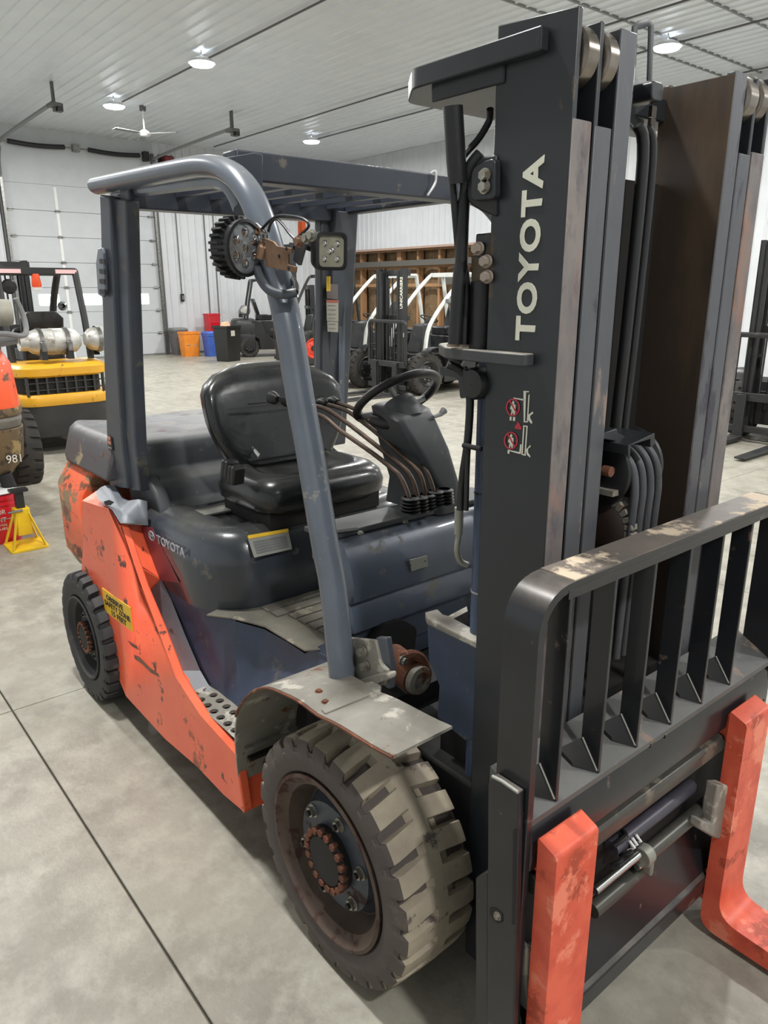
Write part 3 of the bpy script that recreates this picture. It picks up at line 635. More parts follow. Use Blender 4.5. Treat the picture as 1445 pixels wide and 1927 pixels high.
for (v0, v1, m, u0, u1) in ((534, 562, mat('label_faded', (120, 112, 112), .5), 614, 635), (564, 604, M_labelw, 614, 636), (605, 624, M_labelw, 615.5, 635.5)):
    o = MB().prism([P(u0, v0, x=xl), P(u1, v0+1, x=xl), P(u1, v1+1, x=xl-.006), P(u0+.7, v1, x=xl-.006)], (.003, 0, 0)).build('warning_sticker', m, lift)
    if v0 == 564: MB().prism([P(u0, v0+.3, x=xl+.004), P(u1, v0+1, x=xl+.004), P(u1, v0+6, x=xl+.004), P(u0, v0+5, x=xl+.004)], (.001, 0, 0)).build('sticker_header', mat('label_orange', (206, 110, 84), .5), o)
    if v0 > 540:
        for q in range(4 if v0 == 564 else 2):
            vv = v0+(10 if v0 == 564 else 4)+q*8; MB().prism([P(u0+3, vv, x=xl+.004), P(u1-4, vv+.6, x=xl+.004), P(u1-4, vv+2, x=xl+.004), P(u0+3, vv+1.6, x=xl+.004)], (.001, 0, 0)).build('print_line', M_label, o)
MB().cyl(P(618, 520, x=-1.25), P(618, 548, x=-1.25), .008, 8).build('pillar_reflector', M_yel, lift)
# ------------------------------------------------------------------ cowl, pod, steering, levers, seat
xc = -.30
zc = lambda v, x: P(700, v, x=x).z
prof = [(-.46, zc(1004, -.30)-.005), (-.345, zc(1012, -.31)), (-.325, zc(1026, -.31)), (-.30, zc(1052, xc)), (-.285, zc(1085, xc)), (-.285, zc(1120, xc)), (-.305, zc(1128, xc)), (-.29, zc(1142, xc)), (-.285, zc(1172, xc)), (-.285, zc(1176, xc)), (-.305, zc(1180, xc)), (-.30, zc(1260, xc)), (-.38, zc(1260, xc)), (-.40, .95), (-.46, 1.0)]
M_cowl = mat('cowl_blue', (86, 96, 112), .34, .1, (74, 84, 98), sc=4, wear=((110, 108, 104), .24, 9, .6), coat=.3, dust=((130, 128, 122), .5))
cb = MB(); ys = [.315, .33, .6, 1.05, 1.06]
cb.loft([[(x-(.02 if y in (.315, 1.06) else 0), y, z) for x, z in prof] for y in ys]); cb.build('cowl', M_cowl, lift, smooth=45)
# dark opening under the cowl with tilt pin
hole = rounded([P(702, 1212, x=-.265), P(720, 1178, x=-.265), P(757, 1166, x=-.265), P(785, 1182, x=-.265), P(780, 1225, x=-.265), P(770, 1262, x=-.265), P(700, 1262, x=-.265)], .02, 5)
MB().prism(hole, (-.05, 0, 0)).build('cowl_opening', M_dark, lift)
MB().box(-.27, -.10, .30, 1.0, .34, .66).build('front_frame', M_dark, lift)
zt = zc(1004, -.30)
MB().prism([(-.50, .30, zt-.02), (-.352, .30, zt-.012), (-.352, 1.05, zt-.012), (-.50, 1.05, zt-.02)], (0, 0, .018)).build('cowl_ledge', M_dashp, lift, bevel=.004)
MB().prism([(-.46, .40, zt-.40), (-.43, .40, zt-.40), (-.43, 1.0, zt-.40), (-.46, 1.0, zt-.40)], (0, 0, .38)).build('dash_back', M_dark, lift)
for u, v in ((678, 1004), (763, 983)):
    MB().hexbolt(P(u, v, z=zt+.005), .007, .007, 'z').build('ledge_bolt', M_bolt, lift)
MB().prism([P(628, 1000, z=zt+.006), P(672, 994, z=zt+.006), P(674, 999, z=zt+.006), P(628, 1005, z=zt+.006)], (0, 0, .003)).build('ledge_slot', M_dark, lift)
npl = [P(770, 1053, x=-.283), P(802, 1045, x=-.283), P(804, 1065, x=-.283), P(773, 1075, x=-.283)]
o = MB().prism(npl, (.004, 0, 0)).build('name_plate', M_label, lift, bevel=.0008)
for u, v in ((773, 1064), (800, 1056)): MB().cyl(P(u, v, x=-.278), P(u, v, x=-.276), .002, 8).build('rivet', M_dark, o)
# leg foot bracket with two bolts
ft = [P(650, 1200, y=.20), P(706, 1205, y=.20), P(716, 1250, y=.20), P(728, 1262, y=.20), P(725, 1290, y=.20), P(660, 1292, y=.20)]
MB().prism(ft, (0, .012, 0)).build('foot_plate', M_dirtm, lift, bevel=.003)
MB().prism([P(706, 1200, y=.205), P(726, 1201, y=.22), P(736, 1262, y=.22), P(733, 1298, y=.22), P(722, 1292, y=.205), P(716, 1245, y=.205)], (0, .02, 0)).build('foot_gusset', M_tubed, lift, bevel=.003)
for u, v in ((684, 1225), (689, 1252)): MB().hexbolt(P(u, v, y=.198), .0115, -.018, 'y').build('foot_bolt', M_bolt, lift)
b = MB(); b.prism(rounded([P(665, 1283, y=.185), P(690, 1275, y=.185), P(712, 1268, y=.185), P(730, 1268, y=.185), P(730, 1280, y=.185), P(715, 1284, y=.185), P(705, 1292, y=.185), P(668, 1296, y=.185)], .01), (0, .03, 0)); b.build('foot_clamp', M_dirtm, lift, bevel=.004)
# axle trunnion seen through the opening
c = P(786, 1278, x=-.05)
tb = MB(); tb.tube(smoothpath([P(757, 1240, x=-.08), P(775, 1232, x=-.07), P(792, 1240, x=-.06), P(800, 1262, x=-.05)], 4), .016, 8); tb.cyl(c+Vector((-.14, .02, 0)), c, .05, 20); tb.build('tilt_trunnion', M_rust, lift)
MB().lathe([(.046, -.005), (.042, .012), (.028, .016), (.026, .006), (.014, .006), (.001, .012)], c+Vector((.002, 0, 0)), 'x', 24).build('trunnion_cap', M_dirtm, lift)
MB().hexbolt(P(757, 1242, x=-.05), .011, .016, 'x').build('trunnion_bolt', M_bolt, lift)
# steering pod
def ring(pts): return rounded(pts, .03, 4)
x0 = -.33
q = lambda u, v, x: P(u, v, x=x)
l0 = [q(826, 925, -.33), q(872, 912, -.33), q(872, 912, -.33)+Vector((-.24, 0, 0)), q(800, 880, -.42)+Vector((-.14, 0, 0))]
l0 = [Vector((-.335, q(826, 922, -.335).y, 1.09)), Vector((-.335, q(872, 912, -.335).y, 1.09)), Vector((-.62, q(872, 912, -.335).y, 1.09)), Vector((-.60, q(826, 922, -.335).y-.02, 1.09))]
yl = lambda u, v, x: q(u, v, x).y
l1 = [Vector((-.335, yl(824, 920, -.335), q(824, 920, -.335).z)), Vector((-.335, yl(868, 905, -.335), q(868, 905, -.335).z))]; l1 += [l1[1]+Vector((-.26, 0, 0)), l1[0]+Vector((-.24, -.02, 0))]
l2 = [q(790, 860, -.36), q(850, 845, -.36)]; l2 += [l2[1]+Vector((-.2, 0, .02)), l2[0]+Vector((-.2, -.02, .02))]
l3 = [q(752, 797, -.40), q(826, 793, -.40)]; l3 += [l3[1]+Vector((-.16, 0, .04)), l3[0]+Vector((-.16, 0, .04))]
l4 = [q(748, 786, -.42), q(815, 772, -.42)]; l4 += [l4[1]+Vector((-.13, 0, .03)), l4[0]+Vector((-.13, 0, .03))]
MB().loft([ring(l) for l in (l0, l1, l2, l3, l4)]).build('steering_pod', M_dashp, lift, smooth=50)
nn = Vector((-.61, .0, .79)).normalized()
hc = q(754, 766, -.50)
a = nn.orthogonal().normalized(); bb = nn.cross(a)
def disc(c, r, h0, h1, r1, name, m, n=28):
    l = lambda r, h: [c+nn*h+(a*math.cos(2*math.pi*k/n)+bb*math.sin(2*math.pi*k/n))*r for k in range(n)]
    return MB().loft([l(r, h0), l(r1, h0+(h1-h0)*.55), l(r1*.9, h1*.95), l(r1*.6, h1)]).build(name, m, lift, smooth=60)
disc(hc, .062, -.06, .022, .06, 'horn_pad', M_dashp)
wc = Vector((-.576, .749, 1.455))
WR = .15
ea = (Vector((0, 1, 0))-nn*nn.y).normalized(); eb = nn.cross(ea)
rim = [wc+(ea*math.cos(t)+eb*math.sin(t))*WR for t in [2*math.pi*k/40 for k in range(40)]]
sw_ = empty('steering_wheel', wc, None, None); setp(sw_, lift); WP[sw_.name] = wc.copy()
MB().tube(rim, .0145, 10, closed=True).build('rim', M_black, sw_, smooth=80)
for t in (0.15, 2.3, 3.9):
    p = wc+(ea*math.cos(t)+eb*math.sin(t))*WR; MB().tube([hc+nn*.0+(p-hc).normalized()*.05, hc.lerp(p, .6)-nn*.004, p], .012, 8, ry=.007).build('spoke', M_trim, sw_)
MB().tube([P(745, 797, x=-.46), P(720, 795, x=-.50), P(700, 788, x=-.54)], [.024, .022, .018], 12).build('indicator_stalk', M_black, lift)
MB().tube([P(815, 785, y=.75), P(828, 780, y=.80), P(836, 772, y=.82)], [.006, .008, .013], 8).build('direction_stalk', M_trim, lift)
# lever boots + levers
levs = [([(770, 938), (762, 915), (750, 893), (738, 882), (700, 852), (640, 810), (612, 786), (592, 778), (545, 760)], .56),
        ([(786, 936), (778, 908), (768, 890), (755, 876), (700, 832), (645, 790), (612, 769), (588, 763), (560, 755)], .60),
        ([(800, 932), (795, 905), (785, 885), (765, 866), (715, 820), (662, 779), (640, 768), (612, 760)], .64),
        ([(816, 925), (808, 900), (798, 882), (780, 866), (735, 828), (690, 788), (668, 770), (632, 757)], .68)]
for i, (pp, y) in enumerate(levs):
    pa_ = smoothpath([P(u, v, y=y) for u, v in pp], 3)
    lv = MB().tube(pa_, .0078, 8).build('lever', M_lever, lift)
    MB().tube([pa_[-1]+Vector((.01, 0, 0)), pa_[-1]+Vector((-.02, 0, .004)), pa_[-1]+Vector((-.045, 0, .002))], [.012, .018, .011], 12).build('knob', M_black, lv)
    bx = P(pp[0][0]+4, pp[0][1]+8, y=y)
    b = MB()
    for k in range(5): b.lathe([(.020, 0), (.034-.001*k, .004), (.034-.001*k, .007), (.020, .011)], bx+Vector((-.005, 0, -.035+k*.0105)), 'z', 20)
    b.build('lever_boot', M_black, lift, smooth=30)
b = MB()
for k in range(5): b.lathe([(.020, 0), (.034-.001*k, .004), (.034-.001*k, .007), (.020, .011)], P(838, 930, y=.72)+Vector((-.005, 0, -.035+k*.0105)), 'z', 20)
b.build('lever_boot', M_black, lift, smooth=30)
k0 = P(517, 750, y=.46)
MB().tube([P(560, 757, y=.5), P(535, 753, y=.48), k0], [.009, .011, .009], 8).tube([k0+Vector((.02, 0, 0)), k0, k0+Vector((-.02, 0, .002)), k0+Vector((-.03, 0, .002))], [.010, .022, .024, .008], 12).build('direction_lever', M_black, lift)
# seat
seat = empty('seat', (-1.0, .63, 1.0), None, None); setp(seat, lift); WP[seat.name] = Vector((-1, .63, 1))
def cush(x0, x1, y0, y1, z0, z1):
    def rr(ins, z, dz=0): return rounded([(x0+ins, y0+ins, z+dz), (x1-ins, y0+ins, z), (x1-ins, y1-ins, z), (x0+ins, y1-ins, z+dz)], .11, 6)
    return [rr(.03, z0), rr(.0, z0+.03), rr(-.004, (z0+z1)/2), rr(.006, z1-.035), rr(.03, z1-.01), rr(.07, z1), rr(.1, z1-.014), rr(.15, z1-.022)]
MB().loft(cush(-1.20, -.79, .335, .905, 1.035, 1.175)).build('seat_cushion', M_seat, seat, smooth=70)
b = MB()
def bk(t):   # side profile of the back: t height 0..1
    z = 1.13+t*.40; x = -1.17-t*.10; w = [.22, .285, .30, .305, .29, .24, .12][min(6, int(t*6+.001))]
    return z, x, w
lo = []
for i in range(13):
    t = i/12; z = 1.13+t*.405; x = -1.155-t*.11; w = .205+.10*math.sin(min(1, t*1.7)*math.pi/2); 
    if t > .72: w *= math.sqrt(max(.02, 1-((t-.72)/.30)**2))
    thick = .06*math.sqrt(max(.05, 1-max(0, (t-.8)/.22)**2))
    l = []
    for k in range(28):
        a_ = 2*math.pi*k/28; ca, sa = math.cos(a_), math.sin(a_)
        yy = w*math.copysign(abs(ca)**.55, ca); xx = thick*math.copysign(abs(sa)**.7, sa)
        xx += .055*(abs(yy)/.3)**3*(1 if xx > 0 else .6) if t < .93 else 0
        l.append((x+xx, .63+yy, z))
    lo.append(l)
b.loft(lo); b.build('backrest', M_seat, seat, smooth=70)
MB().box(-1.10, -1.09, .46, .80, 1.40, 1.404).build('back_seam', M_dark, seat)
b = MB(); b.box(-1.18, -.84, .38, .88, .985, 1.05); b.build('seat_rail', M_dark, seat)
# seat-belt reel at the right side of the seat
e = P(438, 885, y=.29)
b = MB()
for k in range(4): b.obox(e+Vector((.0, 0, 0))+Vector((-.034+.022*k, 0, .006*(k % 2)-.006*k)), (.026, .05, .07), (0, .32, 0))
b.build('belt_reel', M_black, seat, bevel=.008)
MB().tube(smoothpath([(-1.12, .47, 1.2), (-1.05, .44, 1.24), (-1.0, .44, 1.22)], 4), .012, 6, ry=.004).build('belt_buckle', M_chrome, seat)
MB().box(-1.17, -1.08, .45, .80, 1.182, 1.19).build('belt_webbing', M_black, seat)
# ------------------------------------------------------------------ work lamps on the front leg
wl = empty('work_lamp', P(440, 470, y=.12), None, None); setp(wl, lift); WP[wl.name] = Vector(wl.location)
fc = P(486, 478, y=.07); ax = Vector((.93, .30, -.05)).normalized()
u1 = ax.orthogonal().normalized()
u1 = (Vector((0, 0, 1))-ax*ax.z).normalized(); u2 = ax.cross(u1)
def axl(c, ax, u1, u2, prof, n=36): 
    return [[c+ax*h+(u1*math.cos(2*math.pi*k/n)+u2*math.sin(2*math.pi*k/n))*r for k in range(n)] for r, h in prof]
fc = P(460, 467, y=.06)
MB().loft(axl(fc, ax, u1, u2, [(.04, -.066), (.062, -.055), (.064, -.012), (.068, -.004), (.068, .006), (.061, .008), (.059, .0)]), cap=False).build('lamp_body', M_black, wl, smooth=40)
MB().loft(axl(fc, ax, u1, u2, [(.0005, .004), (.03, .003), (.06, .001)]), cap=False).build('lamp_lens', M_lens, wl)
for k in range(7):
    p = fc+(u1*math.cos(k*1.047)+u2*math.sin(k*1.047))*(.036 if k < 6 else 0); MB().loft(axl(p, ax, u1, u2, [(.0005, .006), (.005, .006), (.012, .003)], 12), cap=False).build('led', M_chrome, wl)
for k in range(26):
    b = MB(); t = 2*math.pi*k/26; d = u1*math.cos(t)+u2*math.sin(t); s_ = ax.cross(d)
    b.prism([fc+d*.06-s_*.003-ax*.055, fc+d*.074-s_*.003-ax*.050, fc+d*.076-s_*.003-ax*.018, fc+d*.063-s_*.003-ax*.014], s_*.006); b.build('cooling_fin', M_black, wl)
sl = empty('work_lamp', P(622, 470, y=.15), None, None); setp(sl, lift); WP[sl.name] = Vector(sl.location)
c2 = P(622, 473, y=.19); ax2 = Vector((1.0, -.08, -.06)).normalized(); v1 = (Vector((0, 0, 1))-ax2*ax2.z).normalized(); v2 = ax2.cross(v1)
def sqr(s, h, r): return rounded([c2+ax2*h+(v1*i+v2*j)*s for i, j in ((1, 1), (1, -1), (-1, -1), (-1, 1))], r, 5)
MB().loft([sqr(.028, -.045, .014), sqr(.037, -.032, .016), sqr(.0435, -.01, .018), sqr(.0435, .006, .018), sqr(.036, .008, .014), sqr(.035, .0, .014)], cap=False).build('lamp_body', M_black, sl, smooth=50)
MB().prism(sqr(.0355, .001, .014), ax2*.002).build('lamp_lens', M_lens2, sl)
for i, j in ((.5, .5), (.5, -.5), (-.5, .5), (-.5, -.5), (0, .1), (.1, -.1)):
    MB().loft(axl(c2+(v1*i+v2*j)*.035, ax2, v1, v2, [(.0005, .009), (.004, .008), (.008, .003)], 10), cap=False).build('led', M_chrome, sl)
# bracket, clamp, wiring
bk_ = empty('lamp_bracket', P(520, 480, y=.12), None, None); setp(bk_, lift); WP[bk_.name] = Vector(bk_.location)
br = [P(498, 448, y=.10), P(515, 455, y=.10), P(521, 463, y=.10), P(548, 467, y=.10), P(548, 476, y=.10), P(541, 478, y=.10), P(542, 498, y=.10), P(556, 502, y=.10), P(555, 513, y=.10), P(500, 502, y=.10), P(500, 490, y=.10)]
MB().prism(br, (0, .006, 0)).build('bracket_plate', M_copper, bk_, bevel=.001)
for u, v in ((525, 482), (543, 505), (539, 468)): MB().cyl(P(u, v, y=.0995), P(u, v, y=.0995)+Vector((0, -.001, 0)), .0045, 10).build('bolt_hole', M_dark, bk_)
for u, v, m in ((486, 436, M_copper), (499, 446, M_chrome), (565, 455, M_copper), (580, 448, M_bolt), (590, 443, M_bolt)):
    MB().hexbolt(P(u, v, y=.11), .010, -.014, 'y').build('clamp_bolt', m, bk_)
MB().tube([P(498, 455, y=.12), P(493, 470, y=.10), P(490, 485, y=.1)], .013, 8).build('lamp_swivel', M_copper, bk_)
MB().tube([P(556, 465, y=.15), P(575, 460, y=.16), P(596, 468, y=.18)], .012, 8).build('lamp_swivel', M_black, bk_)
MB().prism([P(555, 462, y=.14), P(578, 452, y=.14), P(570, 470, y=.14), P(562, 500, y=.14), P(550, 490, y=.14)], (0, .01, 0)).build('lamp_arm', M_tubed, bk_, bevel=.002)
MB().tube(smoothpath([P(484, 505, y=.1), P(490, 525, y=.09), P(505, 545, y=.09), P(530, 554, y=.11), P(558, 550, y=.14)], 5), .0115, 10).build('band_clamp', M_tubed, bk_)
MB().tube(smoothpath([P(556, 550, y=.14), P(556, 535, y=.17), P(545, 520, y=.19), P(536, 515, y=.2)], 4), .008, 8).build('clamp_strap', M_black, bk_)
for pts in (((492, 432), (508, 415), (525, 406), (555, 408), (574, 414), (581, 425), (570, 438), (553, 452)), ((505, 436), (510, 420), (520, 412), (533, 424), (545, 440), (555, 450)), ((470, 425), (480, 420), (490, 428), (502, 440))):
    MB().tube(smoothpath([P(u, v, y=.12) for u, v in pts], 4), .0036, 6).build('lamp_cable', M_black, bk_)
MB().cyl(P(568, 417, y=.13), P(568, 450, y=.13), .0095, 12).build('cable_joint', mat('orange_tape', (246, 104, 44), .4), bk_)
# ------------------------------------------------------------------ mast
M_mast = mat('mast_black', (41, 45, 49), .36, .1, (42, 44, 47), sc=5, wear=((88, 76, 62), .2, 7, .6), stretch=(1, 1, .5), bump=.03, bsc=20)
M_mastin = mat('mast_greasy', (66, 57, 50), .34, .1, (108, 90, 70), sc=5, mixr=(.5, .8), stretch=(1, 1, .25))
M_fl1 = mat('flange_rusty', (134, 126, 122), .5, .2, (98, 96, 100), sc=7, wear=((160, 122, 104), .42, 3.4, .7), wear2=((84, 80, 86), .36, 8, .6), stretch=(1.6, 1.6, .7), bump=.15, soft=.06)
M_fl2 = mat('flange_worn', (94, 96, 101), .4, .25, (78, 80, 86), sc=5, wear=((146, 130, 120), .38, 6, .6), wear2=((66, 64, 74), .3, 8, .5), stretch=(1, 1, .3), bump=.08)
M_roll = mat('roller', (150, 142, 132), .25, .8, (110, 102, 94), sc=10)
mast = empty('mast', (.37, .635, 0), None, None); setp(mast, lift); WP[mast.name] = Vector((.37, .635, 0))
XM = .46
def rail(y0, y1, w, xb, zt, zc_, mw, mf, name, inner=False, z0=.12, zt2=None):
    """I/C section: web plate between x=xb..XM at the outer face y0; front flange spans y0..y1"""
    s = 1 if y1 > y0 else -1
    b = MB()
    zt2 = zt2 or zt
    b.cm = 0; b.prism([(xb, y0, z0), (XM, y0, z0), (XM, y0, zt), (xb, y0, zt2)], (0, s*w, 0))
    n0 = len(b.f)
    b.cm = 1; b.prism([(XM-.022, y0+s*w, z0), (XM+.001, y0+s*w*0, z0), (XM+.001, y1, z0), (XM-.022, y1, z0)], (0, 0, zc_-z0))
    b.cm = 0; b.prism([(xb, y0+s*w, z0), (xb+.022, y0+s*w, z0), (xb+.022, y1, z0), (xb, y1, z0)], (0, 0, zc_-z0))
    return b.build(name, [mw, mf], mast, bevel=.003)
XB = .275
rail(.268, .326, .014, XB, 2.272, P(1110, 228, x=XM).z, M_mast, M_fl1, 'outer_rail', z0=.08, zt2=2.285)
rail(.334, .388, .012, XB+.005, 2.262, P(1125, 236, x=XM).z, M_mast, M_fl2, 'middle_rail')
rail(.394, .446, .014, XB+.01, 2.262, 2.262, M_mast, M_fl2, 'inner_rail')
rail(1.002, .944, .014, XB, 2.272, P(1415, 285, x=XM).z, M_mast, M_fl1, 'outer_rail', z0=.08)
rail(.936, .882, .012, XB+.005, 2.262, P(1395, 288, x=XM).z, M_mast, M_fl2, 'middle_rail')
rail(.876, .824, .014, XB+.01, 2.262, 2.262, M_mastin, M_fl2, 'inner_rail')
# facing plates (inner sides)
MB().box(XB+.01, XM-.0005, .822, .826, .3, 2.255).build('inner_rail_face', M_mastin, mast)
MB().box(XM-.003, XM+.0015, .3885, .3945, .3, 2.1).build('rail_gap', M_dark, mast)
for (y0, y1, z) in ((.284, .332, P(1100, 95, x=XM).z), (.348, .392, P(1140, 105, x=XM).z), (.938, .985, P(1430, 185, x=XM).z), (.878, .932, P(1403, 180, x=XM).z)):
    MB().lathe([(.001, y0), (.03, y0), (.034, y0+.004), (.046, y0+.004), (.052, y0+.009), (.052, y1-.009), (.046, y1-.004), (.001, y1-.004)], (XM-.043, 0, z), 'y', 32).build('roller', M_roll, mast, smooth=40)
# top tie beam wrapping behind the mast
zt0, zt1 = P(1012, 98, y=.25).z, P(1012, 50, y=.25).z
tp = rounded([(.40, .245, zt0), (.40, .268, zt0), (.16, .27, zt0), (.04, .36, zt0), (.02, .91, zt0), (.16, 1.0, zt0), (.40, 1.002, zt0), (.40, 1.025, zt0), (.12, 1.025, zt0), (-.04, .95, zt0), (-.04, .32, zt0), (.06, .245, zt0)], [.004, 0, 0, .03, .03, 0, 0, 0, .02, .04, .02, .02], 4)
MB().prism(tp, (0, 0, zt1-zt0)).build('top_tie_beam', M_mast, mast, bevel=.004)
MB().prism([(.10, .262, zt0+.02), (.30, .262, zt0+.02), (.30, .9, zt0+.02), (.10, .9, zt0+.02)], (0, 0, -.05)).build('tie_web', M_mast, mast, bevel=.004)
MB().prism([(.03, .27, zt1-.03), (.28, .27, zt1-.03), (.28, 1.0, zt1-.03), (.03, 1.0, zt1-.03)], (0, 0, .012)).build('tie_cover', M_mast, mast)
# middle tie beam
zm0, zm1 = P(980, 690, y=.24).z, P(980, 666, y=.24).z
tp = rounded([(.405, .238, zm0), (.405, .268, zm0), (.22, .268, zm0), (.22, .36, zm0), (.22, .95, zm0), (.405, .998, zm0), (.405, 1.03, zm0), (.20, 1.03, zm0), (.06, .93, zm0), (.06, .33, zm0), (.17, .25, zm0), (.30, .238, zm0)], [.012, 0, 0, 0, 0, 0, 0, 0, .03, .03, .02, .02], 4)
MB().prism(tp, (0, 0, zm1-zm0)).build('middle_tie_beam', mat('tie_plate', (72, 75, 76), .45, .1, (62, 64, 66), sc=6, dust=((190, 182, 166), 1.3)), mast, bevel=.003)
for u, v in ((853, 652), (873, 652)): MB().hexbolt(P(u, v, z=zm1), .011, .018, 'z').build('tie_bolt', mat('bolt_dusty', (146, 134, 122), .6), mast)
# mast lower bracket plates
pts = [P(800, 1152, y=.30), P(940, 1222, y=.30), P(940, 1370, y=.30), P(900, 1350, y=.30), P(893, 1330, y=.30), P(893, 1260, y=.30), P(885, 1385, y=.30), P(850, 1395, y=.30), P(822, 1345, y=.30), P(826, 1290, y=.30), P(815, 1255, y=.30), P(800, 1215, y=.30)]
pts = [P(803, 1165, y=.30), P(940, 1240, y=.30), P(940, 1385, y=.30), P(875, 1395, y=.30), P(822, 1350, y=.30), P(826, 1290, y=.30), P(806, 1240, y=.30)]
MB().prism(pts, (0, .03, 0)).build('mast_bracket', M_blue, mast, bevel=.004)
sp_ = rounded([P(897, 1258, y=.297), P(925, 1258, y=.297), P(938, 1262, y=.297), P(938, 1370, y=.297), P(905, 1345, y=.297), P(896, 1325, y=.297)], .02)
MB().prism(sp_, (0, -.004, 0)).build('bracket_slot', M_dark, mast)
tp_ = [P(800, 1152, z=1.004), P(823, 1146, z=1.004), P(833, 1156, z=1.004), P(845, 1159, z=1.004), P(940, 1210, z=1.004), P(940, 1230, z=1.004), P(803, 1164, z=1.004)]
MB().prism(tp_, (0, 0, -.016)).build('bracket_top', M_dirtm, mast, bevel=.002)
MB().prism([P(842, 1160, z=1.0), P(878, 1141, z=1.0), P(880, 1150, z=1.0), P(848, 1167, z=1.0)], (0, 0, -.03)).build('bracket_ear', M_dirtm, mast)
MB().box(.10, .275, .33, .95, .35, .9).build('bracket_core', M_dark, mast)
# lift cylinders (near one is visible)
def vtube(name, m, pts, r, n=14, **k): return MB().tube(pts, r, n).build(name, m, mast, smooth=60, **k)
xcv = .235
p_ = lambda u, v: P(u, v, x=xcv)
cy = p_(908, 600).y
vtube('lift_cylinder', M_black, [(xcv, cy, P(908, 530, x=xcv).z), (xcv, cy, zm1)], .028, 20)
vtube('lift_cylinder', M_blue, [(xcv, .328, zm0), (xcv, .328, .35)], .027, 20)
for v in (930, 1116): MB().cyl((xcv, .328, P(890, v, x=xcv).z), (xcv, .328, P(890, v, x=xcv).z-.004), .0285, 20).build('cylinder_band', M_black if v < 1000 else M_label, mast)
vtube('lift_cylinder', M_black, [(xcv, .94, zm0-1.2), (xcv, .94, 2.15)], .028, 16)
# cylinder head blocks + bolts at the rear of the rail
def pblk(pts, y, t, name, m): return MB().prism([P(u, v, y=y) for u, v in pts], (0, t, 0)).build(name, m, mast, bevel=.003)
pblk([(886, 480), (930, 478), (930, 530), (898, 532), (897, 545), (886, 560)], .275, .03, 'cylinder_head', M_mast)
pblk([(895, 440), (930, 437), (930, 490), (905, 488), (893, 478)], .27, .03, 'cylinder_head', M_mast)
for u, v in ((902, 468), (917, 492), (919, 521)): MB().hexbolt(P(u, v, y=.265), .010, -.016, 'y').build('head_bolt', mat('bolt_dusty', (146, 134, 122), .6), mast)
# hose sheave guard with two bolts
sg_ = [(932, 290), (905, 296), (890, 310), (881, 330), (878, 355), (880, 378), (895, 392), (915, 402), (932, 408)]
MB().prism(smoothpath([P(u, v, y=.26) for u, v in sg_], 3), (0, .05, 0)).build('sheave', M_black, mast, bevel=.006)
gg = rounded([P(u, v, y=.245) for u, v in ((930, 296), (903, 305), (887, 318), (884, 372), (890, 378), (930, 374))], .012)
MB().prism(gg, (0, .02, 0)).build('sheave_guard', M_mast, mast, bevel=.003)
for u, v in ((914, 330), (913, 352)): MB().hexbolt(P(u, v, y=.244), .010, -.012, 'y').build('guard_bolt', M_bolt, mast)
# long hoses behind the mast
vtube('rod_cover', M_black, [P(852, 200, x=.2), P(858, 300, x=.2), P(862, 345, x=.2)], .020, 16)
vtube('hose', M_black, smoothpath([P(922, 205, x=.23), P(920, 228, x=.22), P(900, 262, x=.21), P(875, 290, x=.2), P(858, 315, x=.19), P(852, 345, x=.19), P(856, 400, x=.19), P(861, 460, x=.19), P(866, 520, x=.19), P(862, 560, x=.19), P(858, 645, x=.19)], 4), .0072)
vtube('hose', M_black, smoothpath([P(905, 290, x=.24), P(886, 315, x=.22), P(876, 350, x=.2), P(871, 400, x=.2), P(868, 500, x=.2)], 4), .0135)
vtube('hose', M_black, smoothpath([P(868, 498, x=.2), P(863, 540, x=.2), P(859, 600, x=.2), P(856, 648, x=.2)], 4), .015)
vtube('hose', M_black, smoothpath([P(870, 500, x=.2), P(876, 560, x=.2), P(874, 600, x=.2), P(872, 648, x=.2)], 4), .013)
vtube('hose', M_black, smoothpath([P(842, 685, x=.18), P(870, 700, x=.2), P(884, 740, x=.22), P(880, 830, x=.22), P(870, 900, x=.2), P(866, 960, x=.2)], 4), .009)
vtube('hose', M_black, smoothpath([P(874, 690, x=.2), P(886, 760, x=.22), P(880, 860, x=.22), P(877, 960, x=.22)], 4), .006)
vtube('hose_fitting', mat('fitting_grey', (150, 150, 140), .5, .4), smoothpath([P(866, 950, x=.18), P(864, 1000, x=.18), P(860, 1035, x=.18), P(866, 1056, x=.18), P(880, 1063, x=.19)], 4), .0075)
MB().tube([P(864, 955, x=.18), P(863, 1005, x=.18)], .011, 10).build('hose_ferrule', mat('fitting_grey', (150, 150, 140), .5, .4), mast)
MB().cyl(P(905, 845, y=.27), P(872, 838, y=.27), .006, 8).build('clip', M_dark, mast)
b = MB(); b.prism(rounded([P(828, 690, y=.27), P(878, 696, y=.27), P(880, 745, y=.27), P(866, 752, y=.27), P(862, 712, y=.27), P(828, 705, y=.27)], .01), (0, .04, 0)); b.build('hose_clamp', M_mast, mast)
MB().lathe([(.001, -.012), (.03, -.01), (.035, 0), (.035, .04), (.001, .04)], P(893, 722, y=.26), 'y', 20).build('pulley_knob', M_black, mast)
